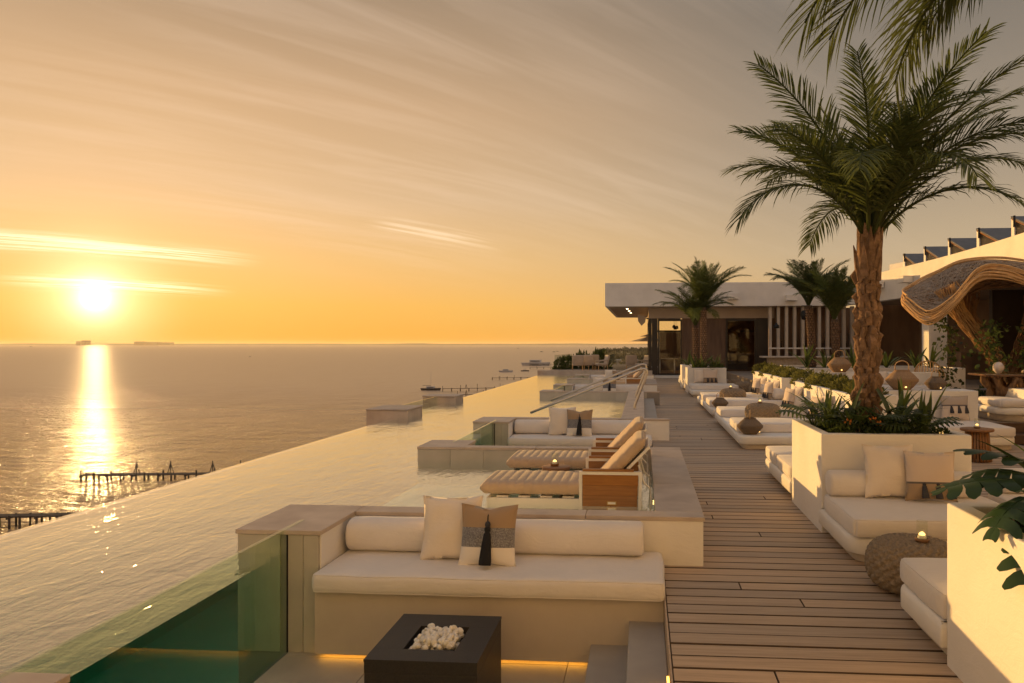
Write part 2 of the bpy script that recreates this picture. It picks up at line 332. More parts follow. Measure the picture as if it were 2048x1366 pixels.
def tube(pts, rad, n=8, cap=True):
    V, Fc = [], []; pts = [Vector(p) for p in pts]; up = Vector((0, 0, 1)); prev = None
    for i, p in enumerate(pts):
        d = (pts[min(i + 1, len(pts) - 1)] - pts[max(i - 1, 0)]).normalized()
        a = d.cross(up if abs(d.dot(up)) < .95 else Vector((1, 0, 0))).normalized()
        if prev is not None and a.dot(prev) < 0: a = -a
        if prev is not None:
            a = (prev - d * prev.dot(d)); a = a.normalized() if a.length > 1e-6 else Vector((1, 0, 0))
        prev = a; b = d.cross(a)
        r = rad[i] if isinstance(rad, (list, tuple)) else rad
        for k in range(n):
            t = 2 * PI * k / n; V.append(p + a * math.cos(t) * r + b * math.sin(t) * r)
    for i in range(len(pts) - 1):
        for k in range(n):
            k2 = (k + 1) % n; Fc.append((i * n + k, i * n + k2, (i + 1) * n + k2, (i + 1) * n + k))
    if cap: Fc.append(tuple(range(n - 1, -1, -1))); Fc.append(tuple((len(pts) - 1) * n + k for k in range(n)))
    return [tuple(v) for v in V], Fc
def join(*vf):
    V, Fc = [], []
    for v, f in vf:
        o = len(V); V += list(v); Fc += [tuple(i + o for i in q) for q in f]
    return V, Fc
def lathe(prof, n=32, capb=True, capt=True):
    V, Fc = [], []
    for r, z in prof:
        for k in range(n): t = 2 * PI * k / n; V.append((r * math.cos(t), r * math.sin(t), z))
    for i in range(len(prof) - 1):
        for k in range(n): k2 = (k + 1) % n; Fc.append((i * n + k, i * n + k2, (i + 1) * n + k2, (i + 1) * n + k))
    if capb: Fc.append(tuple(range(n - 1, -1, -1)))
    if capt: Fc.append(tuple((len(prof) - 1) * n + k for k in range(n)))
    return V, Fc
def smoothcurve(P, n=8):
    P = [Vector(p) for p in P]; out = []
    for i in range(len(P) - 1):
        p0 = P[max(i - 1, 0)]; p1 = P[i]; p2 = P[i + 1]; p3 = P[min(i + 2, len(P) - 1)]
        for k in range(n):
            t = k / n; out.append(.5 * ((2 * p1) + (p2 - p0) * t + (2 * p0 - 5 * p1 + 4 * p2 - p3) * t * t + (3 * p1 - p0 - 3 * p2 + p3) * t ** 3))
    out.append(P[-1]); return out
def axis_samples(h, r, n):
    e = [0, .12, .3, .55, 1.0]
    s = [-h + r * x for x in e]; a, b = -h + r, h - r
    s += [a + (b - a) * i / n for i in range(1, n)]
    s += [h - r * x for x in reversed(e)]
    return s
LAST_PIPE = []
def cushion_vf(sx, sy, sz, r=.03, bulge=.012, n=8, wr=.004, seed=0, cr=None):
    """soft rounded box, centred; cr rounds the plan corners more"""
    hx, hy, hz = sx / 2, sy / 2, sz / 2; r = min(r, hz * .98)
    ax = axis_samples(hx, r, n); ay = axis_samples(hy, r, max(3, int(n * .6))); az = axis_samples(hz, r, 2)
    V, Fc, ix = [], [], {}
    def vid(p):
        k = tuple(round(c, 5) for c in p)
        if k in ix: return ix[k]
        q = Vector((max(-hx + r, min(hx - r, p[0])), max(-hy + r, min(hy - r, p[1])), max(-hz + r, min(hz - r, p[2]))))
        v = Vector(p) - q
        if v.length > 1e-6: v = v.normalized() * r
        w = q + v
        if cr:
            c = Vector((max(-hx + cr, min(hx - cr, w.x)), max(-hy + cr, min(hy - cr, w.y)))); d = Vector((w.x, w.y)) - c
            if abs(d.x) > 1e-6 and abs(d.y) > 1e-6:
                m = max(abs(d.x), abs(d.y)); d = d.normalized() * m; w.x, w.y = c.x + d.x, c.y + d.y
        fx, fy, fz = 1 - (w.x / hx) ** 2, 1 - (w.y / hy) ** 2, 1 - (w.z / hz) ** 2
        fx, fy, fz = max(fx, 0), max(fy, 0), max(fz, 0)
        w.z += math.copysign(bulge, w.z) * (fx ** .5) * (fy ** .5) * (1 if w.z > 0 else .2)
        w.x += math.copysign(bulge * .7, w.x) * (fy * fz) ** .5 * (abs(w.x) / hx) ** 4; w.y += math.copysign(bulge * .7, w.y) * (fx * fz) ** .5 * (abs(w.y) / hy) ** 4
        nv = mnoise.noise_vector(Vector((w.x * 4 + seed * 7.3, w.y * 4, w.z * 4)))
        w += nv * wr
        ix[k] = len(V); V.append(tuple(w)); return ix[k]
    def grid(A, B, fn, flip):
        for i in range(len(A) - 1):
            for j in range(len(B) - 1):
                q = [vid(fn(A[i], B[j])), vid(fn(A[i + 1], B[j])), vid(fn(A[i + 1], B[j + 1])), vid(fn(A[i], B[j + 1]))]
                if flip: q.reverse()
                if len(set(q)) >= 3: Fc.append(tuple(dict.fromkeys(q)))
    grid(ax, ay, lambda a, b: (a, b, hz), False); grid(ax, ay, lambda a, b: (a, b, -hz), True)
    grid(ax, az, lambda a, b: (a, -hy, b), False); grid(ax, az, lambda a, b: (a, hy, b), True)
    grid(ay, az, lambda a, b: (hx, a, b), False); grid(ay, az, lambda a, b: (-hx, a, b), True)
    LAST_PIPE.clear()
    for zz in (hz, -hz):
        loop = [(a, -hy, zz) for a in ax] + [(hx, b, zz) for b in ay[1:]] + [(a, hy, zz) for a in reversed(ax[:-1])] + [(-hx, b, zz) for b in reversed(ay[1:-1])]
        pts = []
        for p in loop:
            q = Vector(V[vid(p)])
            if not pts or (q - pts[-1]).length > .004: pts.append(q)
        LAST_PIPE.append(pts + [pts[0]])
    return V, Fc
def bolster_vf(L, w, h, seed=0, n=22, m=14):
    # upholstered roll: rounded section, nearly flat ends with a soft edge
    V, Fc = [], []; e = .028
    xs = [(-L / 2, .72), (-L / 2 + .004, .86), (-L / 2 + e * .5, .955), (-L / 2 + e, .99)] + [(-L / 2 + e + (L - 2 * e) * k / m, 1.0 + .012 * math.sin(PI * k / m)) for k in range(1, m)] + [(L / 2 - e, .99), (L / 2 - e * .5, .955), (L / 2 - .004, .86), (L / 2, .72)]
    for x, s in xs:
        for k in range(n):
            a = 2 * PI * k / n; ca, sa = math.cos(a), math.sin(a); p = .82
            y = math.copysign(abs(ca) ** p, ca) * w / 2 * s; z = math.copysign(abs(sa) ** p, sa) * h / 2 * s
            q = mnoise.noise_vector(Vector((x * 5 + seed * 3.1, y * 5, z * 5))) * .004; V.append((x + q.x * .5, y + q.y, z + q.z))
    for i in range(len(xs) - 1):
        for k in range(n): k2 = (k + 1) % n; Fc.append((i * n + k2, i * n + k, (i + 1) * n + k, (i + 1) * n + k2))
    Fc.append(tuple(range(n))); Fc.append(tuple((len(xs) - 1) * n + k for k in range(n - 1, -1, -1))); return V, Fc
def CU(name, x0, x1, y0, y1, z0, z1, mat, parent=None, org=(0, 0, 0), r=.035, bulge=.012, n=8, wr=.004, seed=0, cr=None, pipe=True):
    v, f = cushion_vf(x1 - x0, y1 - y0, z1 - z0, r, bulge, n, wr, seed, cr)
    loops = [list(p) for p in LAST_PIPE]
    o = MO(name, v, f, mat, parent, True, ((x0 + x1) / 2 - org[0], (y0 + y1) / 2 - org[1], (z0 + z1) / 2 - org[2]))
    if pipe:
        for lp in loops: MO('piping', *tube(lp, .0042, 6, False), mat, o, True)
    return o
def roundslab(x0, x1, y0, y1, z0, z1, rc, rb=.03, ns=8, corners=(1, 1, 1, 1)):
    """slab with rounded plan corners and soft edges; corners (x0y0, x1y0, x1y1, x0y1)"""
    def outline(ins):
        P = []
        for (cx, cyy, a0, on) in ((x0, y0, 180, corners[0]), (x1, y0, 270, corners[1]), (x1, y1, 0, corners[2]), (x0, y1, 90, corners[3])):
            r = rc if on else .012
            ccx = cx + (r if cx == x0 else -r); ccy = cyy + (r if cyy == y0 else -r)
            for k in range(ns + 1):
                a = R(a0 + 90 * k / ns); P.append((ccx + (r - ins) * math.cos(a), ccy + (r - ins) * math.sin(a)))
        return P
    V, Fc = [], []; m = 4 * (ns + 1)
    lv = [(z0, min(rb, .01)), (z0 + min(rb, .01), 0)] + [(z1 - rb + rb * math.sin(R(a)), rb * (1 - math.cos(R(a)))) for a in (0, 30, 60, 90)]
    for z, ins in lv: V += [(x, y, z) for x, y in outline(ins)]
    for i in range(len(lv) - 1):
        for k in range(m): k2 = (k + 1) % m; Fc.append((i * m + k, i * m + k2, (i + 1) * m + k2, (i + 1) * m + k))
    Fc.append(tuple(range(m - 1, -1, -1))); Fc.append(tuple((len(lv) - 1) * m + k for k in range(m)))
    return V, Fc
# ------------------------------------------------------------------ sea, far shore
SEA = -23.45
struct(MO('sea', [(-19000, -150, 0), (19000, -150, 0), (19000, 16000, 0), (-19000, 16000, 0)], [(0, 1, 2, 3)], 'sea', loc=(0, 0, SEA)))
def ridge(name, x0, x1, y, hfn, mat, n=160, depth=400):
    V, Fc = [], []
    for i in range(n + 1):
        x = x0 + (x1 - x0) * i / n; h = hfn(i / n)
        V += [(x, y, SEA), (x, y + depth * .5, SEA + h), (x, y + depth, SEA)]
    for i in range(n):
        a = i * 3; Fc += [(a, a + 3, a + 4, a + 1), (a + 1, a + 4, a + 5, a + 2)]
    return struct(MO(name, V, Fc, mat, smooth=True))
ridge('far_shore', -16000, 14000, 13500, lambda t: 30 + 16 * mnoise.noise(Vector((t * 30, 0, 0))) + 5 * mnoise.noise(Vector((t * 140, 3, 0))), 'far_land', 300, 800)
def far_tower(name, label, u0, u1, v, Y, boxes):
    t = thing(name, label, 'building', (0, 0, 0))
    for i, (a, b, top) in enumerate(boxes):
        xa = (a - 1179) / 1450 * Y - Y * .0738; xb = (b - 1179) / 1450 * Y - Y * .0738
        yc = Y
        BX('tower_block', xa, xb, yc + i * 3, yc + 60 + i * 3, SEA, CAM_H + (688 - top) / 1450 * Y, 'far_land', t, bev=0)
def shearY(u, Y): return Y
def far_pos(u, d): 
    a = (u - 1179) / 1450 * d; return (a * math.cos(YAW) - d * math.sin(YAW), a * math.sin(YAW) + d * math.cos(YAW))
for lab, boxes in (('pair of square hazy towers on the far shore under the sun', ((152, 161, 682.5), (163, 172, 681))),
                   ('long low hazy building on the far shore right of the sun', ((268, 286, 683), (285, 315, 684), (313, 341, 684.6)))):
    t = thing('far_building', lab, 'building')
    for i, (a, b, top) in enumerate(boxes):
        d = 13100 + 14 * i; xa, ya = far_pos(a, d); xb, yb = far_pos(b, d)
        BX('tower_block', xa, xb, ya, ya + 120, SEA, CAM_H + (688 - top) / 1450 * d, 'far_land', t, bev=0)

# ------------------------------------------------------------------ pool
PW = .19                    # water level above the deck
XP, XL, XG = -4.52, -2.65, -2.32
LOUNGES = [(1.90, 5.10), (8.36, 11.70), (18.46, 21.85), (25.15, 28.55)]   # near wall near face, far wall near face
BASINS = [(5.26, 8.36, .10), (22.01, 25.15, .10), (11.86, 18.46, -.36)]
POOL_END = 32.9
def water():
    P_ = [(XP - .05, -1.0), (XL, -1.0)]; seg = [(yn + .60, yf - .55, XG - .012) for yn, yf in LOUNGES] + list(BASINS) + [(28.71, POOL_END, .10)]
    for a, b, x in sorted(seg):
        P_ += [(XL, a), (x, a), (x, b), (XL, b)]
    P_ = P_[:-1] + [(XP - .05, POOL_END)]; n = len(P_)
    V = [(x, y, PW) for x, y in P_] + [(x, y, -1.21) for x, y in P_]
    return struct(MO('pool_water', V, [tuple(range(n)), tuple(range(2 * n - 1, n - 1, -1))] + [(k, k + n, (k + 1) % n + n, (k + 1) % n) for k in range(n)], 'pool_water'))
water()
pb = struct(BX('pool_floor', XP - .2, XG - .02, -1.0, POOL_END, -1.35, -1.2, 'pooltile', bev=0))
BX('basin_wall', XP - .045, XP, -1.0, POOL_END, -2.6, PW - .012, 'pooltile', pb, bev=0, org=tuple(pb.location))
for a, b, x in BASINS[:2]: struct(BX('sun_shelf', XL, x, a, b, -1.19, -.10, 'pooltile', bev=0))
for k in range(4):   # wide steps down into the water in the stair bay
    struct(BX('pool_step', -.36 - .42 * (k + 1), -.362 - .42 * k, 11.87, 18.45, -1.19, PW - .10 - .2 * k, 'coping', bev=.008))
struct(BX('sun_shelf', XL, .1, 28.72, POOL_END, -1.19, -.3, 'pooltile', bev=0))
pw = tag(BX('pool_end_wall', XP - .3, .42, POOL_END, POOL_END + .3, -1.2, .343, 'coping', bev=.01), 'low stone wall across the far end of the infinity pool', 'wall')

def coping(parent, x0, x1, y0, y1, z=.343, along='x', step=.78):
    L_ = (x1 - x0) if along == 'x' else (y1 - y0); n = max(1, round(L_ / step))
    for i in range(n):
        a, b = i / n, (i + 1) / n; g = .0016
        if along == 'x': BX('coping_slab', x0 + L_ * a + g, x0 + L_ * b - g, y0, y1, z - .03, z, 'coping', parent, .004)
        else: BX('coping_slab', x0, x1, y0 + L_ * a + g, y0 + L_ * b - g, z - .03, z, 'coping', parent, .004)
def tiles(parent, x0, x1, y, z0, z1, n, face='near'):
    for i in range(n):
        a = x0 + (x1 - x0) * i / n; b = x0 + (x1 - x0) * (i + 1) / n
        if face == 'near': BX('wall_tile', a + .0015, b - .0015, y - .010, y + .004, z0, z1, 'tile', parent, .002, 1)
        elif face == 'left': BX('wall_tile', y - .010, y + .004, a + .0015, b - .0015, z0, z1, 'tile', parent, .002, 1)
        elif face == 'right': BX('wall_tile', y - .004, y + .010, a + .0015, b - .0015, z0, z1, 'tile', parent, .002, 1)
FW = ['low white wall behind the nearest built-in sofa, stone coping on top', 'low white wall behind the second sofa, past the two loungers',
      'low white wall behind the third sofa, past the handrails', 'low white wall behind the farthest sofa near the pool end']
NW = ['stone coped pier cut off at the bottom left corner beside the glass', 'tiled low wall just behind the two loungers, facing the camera',
      'tiled low wall standing in the water behind the handrails', 'tiled low wall behind the far pair of loungers']
SB = [None, ]
for i, (yn, yf) in enumerate(LOUNGES):
    zt = .313
    t = thing('pool_wall', FW[i], 'wall')
    BX('wall_body', -2.09, .42, yf, yf + .16, -1.2, zt, 'stucco', t, .004)
    BX('pier', XL + .012, -2.095, yf - .54, yf + .168, -1.2, zt, 'grout', t, .003)
    tiles(t, XL + .01, XG - .03, yf - .54, -.45, zt - .002, 1); tiles(t, XG + .02, -2.095, yf - .54, -.45, zt - .002, 2)
    tiles(t, yf - .53, yf + .16, XL + .012, -.6, zt - .002, 1, 'left')
    BX('pier_render', -2.095, -2.083, yf - .535, yf - .002, -.45, zt - .001, 'stucco', t, .002)
    coping(t, XL, -2.075, yf - .56, yf + .18, along='y', step=1.0)
    coping(t, -2.073, .43 if i != 1 else .43, yf - .008, yf + .168)
    if i in (0, 2):   # wall along the deck beside the lounger basin
        y1 = LOUNGES[i + 1][0]
        BX('side_wall', .10, .418, yf + .162, y1 + .13, -1.2, zt - .002, 'stucco', t, .004)
        coping(t, .088, .43, yf + .170, y1 - .012, along='y', step=1.15)
    n = thing('pool_wall', NW[i], 'wall')
    BX('wall_body', XL + .012, .42, yn, yn + .13, -1.2, zt - .001, 'grout', n, .003)
    BX('wall_back', -2.09, .419, yn + .131, yn + .145, -.45, zt - .001, 'stucco', n, .002)
    BX('pier', XL + .012, -2.1, yn + .132, yn + .60, -1.2, zt - .001, 'tile', n, .003)
    coping(n, XL, -2.09, yn - .012, yn + .61, along='y', step=1.0)
    coping(n, -2.088, .43, yn - .010, yn + .15)
    if i: tiles(n, XL + .006, .10, yn, -.3, zt - .002, 7)
    tiles(n, yn + .01, yn + .59, XL + .012, -.6, zt - .002, 1, 'left')
    # glass holding the pool back from the sunken lounge
    g = thing('glass_balustrade', ['long green-edged glass panel holding the pool beside the nearest lounge', 'green glass panel beside the second sofa lounge', 'short glass panel beside the third sofa lounge', 'far short glass panel beside the last sofa lounge'][i], 'balustrade')
    for k, xx in enumerate((XG - .010, XG + .006)):
        BX('pane', xx - .0065, xx + .0065, yn + .42, yf - .30, -.45, .349, 'glass_green', g, 0)
    BX('edge_trim', XG + .014, XG + .020, yf - .556, yf - .545, -.45, .31, 'black', g, 0)
# stair bay: wall and lower step along the deck
t = thing('pool_wall', 'broad stone coped wall where the handrails stand', 'wall')
BX('wall_body', -.345, .008, 11.872, 18.458, -1.2, .313, 'stucco', t, .004); coping(t, -.36, .022, 11.875, 18.445, along='y', step=1.3)
struct(BX('deck_step', .024, .27, 11.872, 18.455, -.05, .17, 'step_stone', bev=.008))

# ------------------------------------------------------------------ sunken lounges: floor, steps, sofa
for i, (yn, yf) in enumerate(LOUNGES):
    fl = struct(BX('lounge_floor', XG + .02, .14, yn + .15, yf, -.60, -.464, 'grout', bev=0))
    nx, ny = 4, 5
    xs = [XG + .022 + (2.44) * k / nx for k in range(nx + 1)]; ys = [yn + .15 + (yf - yn - .15) * k / ny for k in range(ny + 1)]
    for a in range(nx):
        for b in range(ny):
            BX('floor_tile', xs[a] + .002, xs[a + 1] - .002, ys[b] + .002, ys[b + 1] - .002, -.463, -.45, 'floor_stone', fl, .002, 1, org=tuple(fl.location))
    st = struct(BX('lounge_step', -.32, -.087, yn + .16, yf - .64, -.449, -.30, 'step_stone', bev=.006))
    st2 = struct(BX('lounge_step', -.085, .128, yn + .16, yf - .64, -.449, -.15, 'step_stone', bev=.006))
    struct(BX('deck_edge', .129, .139, yn + .15, yf - .02, -.449, -.004, 'deck_wood', bev=.002))
    lab = ['white built-in sofa in the nearest sunken lounge', 'white built-in sofa in the second lounge, behind the loungers', 'white built-in sofa in the third lounge past the handrails', 'farthest white built-in sofa near the pool end'][i]
    s = thing('sofa', lab, 'sofa', (-.98, yf - .35, -.45), group='built-in sofas in the sunken lounges'); og = (-.98, yf - .35, -.45)
    BX('base', -2.078, .128, yf - .645, yf - .004, -.415, -.018, 'base_stone', s, .004, org=og)
    BX('toe_kick', -2.07, .12, yf - .55, yf - .01, -.449, -.418, 'base_stone', s, 0, org=og)
    BX('light_strip', -2.06, -.34, yf - .60, yf - .585, -.428, -.4165, 'led', s, 0, org=og)
    CU('seat_cushion', -2.076, .132, yf - .70, yf - .02, -.016, .105, 'linen', s, og, .036, .009, 14, .007, i)
    for k, (a, b) in enumerate(((-2.05, -1.02), (-1.005, .005))):
        v, f = bolster_vf(b - a, .235, .225, i * 3 + k)
        MO('bolster', v, f, 'linen', s, True, ((a + b) / 2 - og[0], yf - .135 - og[1], .222 - og[2]))
# amber light line under the lower step edge seen from the deck
tag(BX('step_light', .118, .128, 2.2, 3.62, -.115, -.10, 'led', bev=0), 'thin warm light strip under the deck edge by the nearest steps', 'light')

# ------------------------------------------------------------------ deck
dk = struct(BX('deck', .14, 5.8, .5, 33.2, -.16, -.0325, 'deck_base', bev=0)); og = tuple(dk.location)
PLW, PLP = .1300, .1425
PM = {}
def plank(x0, x1, y, z):
    k = round(x1 - x0, 3)
    if k not in PM:
        m_ = boxmesh('plank', x1 - x0, PLW, .03, 'deck_wood', .003, 1); m_.materials.append(MT['plank_gap_shade'])   # plank sides coloured dark to stand in for shade in the gaps
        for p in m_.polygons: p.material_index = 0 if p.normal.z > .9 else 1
        PM[k] = m_
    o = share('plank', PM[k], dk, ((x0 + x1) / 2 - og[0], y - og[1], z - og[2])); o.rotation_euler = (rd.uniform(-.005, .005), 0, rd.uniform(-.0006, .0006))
rd = random.Random(12); y = 1.0; k = 0
while y < 33.1:
    xe = 3.742 if y > 12.6 else 5.782; z = -.015 + rd.uniform(-.0015, .0015); J = rd.choice((None,) * 14 + (.62, .95, 1.22))
    if J and y < 15: plank(.142, J - .002, y, z); plank(J + .002, xe, y, z + rd.uniform(-.001, .001))
    else: plank(.142, xe, y, z)
    y += PLP; k += 1
# upper terrace on the right, two timber steps up to it
struct(BX('upper_terrace', 3.76, 14.0, 12.62, 40, -.2, .30, 'terrace', bev=.01)); struct(BX('upper_terrace', 5.50, 14.0, 11.98, 12.615, -.2, .298, 'terrace', bev=.01))
struct(BX('terrace_step', 5.46, 9.0, 11.62, 11.975, 0.001, .15, 'brownwood', bev=.01))
struct(BX('terrace_riser', 5.5, 9.0, 11.955, 11.978, .152, .296, 'brownwood', bev=.004))
struct(BX('ground_slab', 5.82, 14, 2, 12.6, -.2, -.02, 'terrace', bev=0))
struct(BX('rear_terrace', XP - .3, .42, POOL_END + .31, 48, -.4, .20, 'terrace', bev=0)); struct(BX('rear_terrace', .43, 14, 33.22, 48, -.3, .10, 'stucco', bev=.005))
# ------------------------------------------------------------------ pillows, candles, poufs, lanterns (builders)
def pillow_vf(wd, ht, th, ear=.16, n=18, seed=0, slump=.0):
    """knife-edge throw pillow, standing in the XZ plane, base at z=0, front towards -Y"""
    V, Fc = [], []; N1 = n + 1
    for side in (-1, 1):
        for j in range(N1):
            for i in range(N1):
                u = -1 + 2 * i / n; v = -1 + 2 * j / n
                x = u * (1 - ear * (1 - v * v) * .55) * wd / 2; z = v * (1 - ear * (1 - u * u) * .55) * ht / 2
                p = max(0, (1 - u * u)) ** .55 * max(0, (1 - v * v)) ** .55
                yy = side * th / 2 * p
                if slump and v > 0: z -= slump * math.exp(-(u / .28) ** 2) * v * v * ht
                q = mnoise.noise_vector(Vector((x * 9 + seed * 5.7, z * 9, side * 1.5))) * .012 * (.3 + p)
                V.append((x + q.x * .4, yy + q.y, z + ht / 2 + q.z * .5))
    o = N1 * N1
    for j in range(n):
        for i in range(n):
            a = j * N1 + i; Fc.append((a, a + 1, a + N1 + 1, a + N1)); b = o + a; Fc.append((b, b + N1, b + N1 + 1, b + 1))
    # close rim
    rim = [i for i in range(N1)] + [j * N1 + n for j in range(1, N1)] + [n * N1 + i for i in range(n - 1, -1, -1)] + [j * N1 for j in range(n - 1, 0, -1)]
    for k in range(len(rim)):
        a, b = rim[k], rim[(k + 1) % len(rim)]; Fc.append((b, a, a + o, b + o))
    return V, Fc
def tassel_vf(L, r, lean=0.0):
    prof = [(r * .25, 0), (r * .5, -L * .04), (r * .5, -L * .10), (r * .35, -L * .14), (r * .55, -L * .2), (r * .8, -L * .55), (r, -L * .92), (r * .95, -L)]
    V, Fc = lathe(prof, 14)
    V = [(x * (1 + .08 * math.sin(9 * math.atan2(y, x))) + lean * -z, y * .8, z) for x, y, z in V]
    return V, [tuple(reversed(f)) for f in Fc]
PILLOW = {}
def pillow(kind, loc, rz, tilt, label, size=(.42, .42), th=.15, name='throw_pillow', group=None, roll=0):
    key = (kind, size, th); 
    if key not in PILLOW:
        v, f = pillow_vf(size[0], size[1], th, .16, 18, len(PILLOW), .055 if kind == 'tri' else 0)
        o = MO('cover', v, f, {'white': 'linen_warm', 'tri': 'pillow_tri', 'tan': 'pillow_tan', 'pale': 'pillow_pale'}[kind], None, True); PILLOW[key] = o.data; bpy.data.objects.remove(o)
    t = thing(name, label, 'pillow', loc, 0, group); t.rotation_euler = (Matrix.Rotation(rz, 3, 'Z') @ Matrix.Rotation(-tilt, 3, 'X') @ Matrix.Rotation(roll, 3, 'Y')).to_euler()
    share('cover', PILLOW[key], t)
    W_, H_ = size
    if kind == 'tri':
        v, f = tassel_vf(H_ * .60, W_ * .105, -.03); MO('tassel', v, f, 'tassel', t, True, (.012, -th * .56, H_ * .64))
        v, f = lathe([(.006, 0), (.014, .006), (.019, .02), (.014, .036), (.006, .042)], 12); MO('tassel_bead', v, f, 'tassel_grey', t, True, (.012, -th * .58, H_ * .62))
        v, f = tube([(.0, -.006, H_ * .865), (.003, -th * .36, H_ * .80), (.01, -th * .55, H_ * .66)], .0035, 6); MO('cord', v, f, 'tassel', t, True)
    if kind in ('tan', 'pale'):
        zz = H_ * (.36 if kind == 'tan' else .58)
        v, f = tassel_vf(H_ * .30, W_ * .07, .05)
        for k in range(3):
            o = MO('tassel', v, f, 'tassel_grey', t, True, ((-.22 + .26 * k) * W_ + .02, -th * (.47 if k != 2 else .40), zz))
    return t
CAND = {}
def candle(loc, label, s=1.0, group='glass candle holders'):
    t = thing('candle_holder', label, 'candle', loc, 0, group); t.scale = (s, s, s)
    if not CAND:
        def mk(nm, vf, mat): o = MO(nm, *vf, mat, None, True); CAND[nm] = o.data; bpy.data.objects.remove(o)
        mk('base', lathe([(.030, 0), (.040, .003), (.043, .016), (.041, .024), (.034, .024), (.033, .014)], 28), 'table_wood')
        mk('glass_cylinder', lathe([(.0345, .016), (.0345, .124), (.0335, .130), (.031, .131), (.0305, .124), (.0312, .02)], 28, False, False), 'glass')
        mk('candle', lathe([(.026, .015), (.0265, .028), (.024, .036), (.018, .042), (.008, .044)], 20), 'candle')
        mk('flame', lathe([(.010, .0385), (.0185, .043), (.019, .049), (.013, .056), (.004, .062)], 16), 'flame')
    for nm, me in CAND.items(): share(nm, me, t)
    return t
POUF = {}
def pouf(loc, rad, ht, label, group='woven rope poufs'):
    key = (rad, ht)
    if key not in POUF:
        nr, ns = 26, 132; V, Fc = [], []
        prof = []
        for i in range(nr + 1):
            a = -PI / 2 + PI * i / nr * 1.0; ca, sa = math.cos(a), math.sin(a)
            prof.append((rad * (.18 + .82 * abs(ca) ** .62) if i not in (0, nr) else rad * .10, ht / 2 + ht / 2 * math.copysign(abs(sa) ** .8, sa)))
        # resample by length for an even weave
        fine = []
        for i in range(nr):
            for k in range(6): t_ = k / 6; fine.append((prof[i][0] * (1 - t_) + prof[i + 1][0] * t_, prof[i][1] * (1 - t_) + prof[i + 1][1] * t_))
        fine.append(prof[-1]); cum = [0]
        for i in range(1, len(fine)): cum.append(cum[-1] + math.hypot(fine[i][0] - fine[i - 1][0], fine[i][1] - fine[i - 1][1]))
        rows = 84; P = []
        for q in range(rows + 1):
            s_ = cum[-1] * q / rows; j = max(i for i in range(len(cum)) if cum[i] <= s_ + 1e-9); j = min(j, len(fine) - 2)
            t_ = (s_ - cum[j]) / max(1e-9, cum[j + 1] - cum[j]); P.append((fine[j][0] * (1 - t_) + fine[j + 1][0] * t_, fine[j][1] * (1 - t_) + fine[j + 1][1] * t_))
        for q, (r, z) in enumerate(P):
            dr = P[min(q + 1, rows)][0] - P[max(q - 1, 0)][0]; dz_ = P[min(q + 1, rows)][1] - P[max(q - 1, 0)][1]; l = math.hypot(dr, dz_) or 1
            nx, nzz = dz_ / l, -dr / l
            for k in range(ns):
                t_ = 2 * PI * k / ns
                par = 1 if (k // 3 + q // 4) % 2 == 0 else -1
                hgt = .0085 * par * (r / rad) + .003 * math.sin(q * 2.1)
                rr = r + nx * hgt; V.append((rr * math.cos(t_ + q * .004), rr * math.sin(t_ + q * .004), z + nzz * hgt))
        for q in range(rows):
            for k in range(ns): k2 = (k + 1) % ns; Fc.append((q * ns + k, q * ns + k2, (q + 1) * ns + k2, (q + 1) * ns + k))
        Fc.append(tuple(range(ns - 1, -1, -1))); Fc.append(tuple(rows * ns + k for k in range(ns)))
        o = MO('woven_rope', V, Fc, 'rope', None, True); POUF[key] = o.data; bpy.data.objects.remove(o)
    t = thing('rope_pouf', label, 'pouf', loc, random.uniform(0, 1), group); share('woven_rope', POUF[key], t); return t
simple('rope', (.33, .255, .18), (.20, .15, .10), .8, 60, 150, .6, .004)
simple('rope_dark', (.20, .145, .10), (.12, .088, .06), .8, 60, 150, .6, .004)
simple('rope_tan', (.38, .245, .135), (.25, .155, .085), .8, 60, 150, .6, .004)
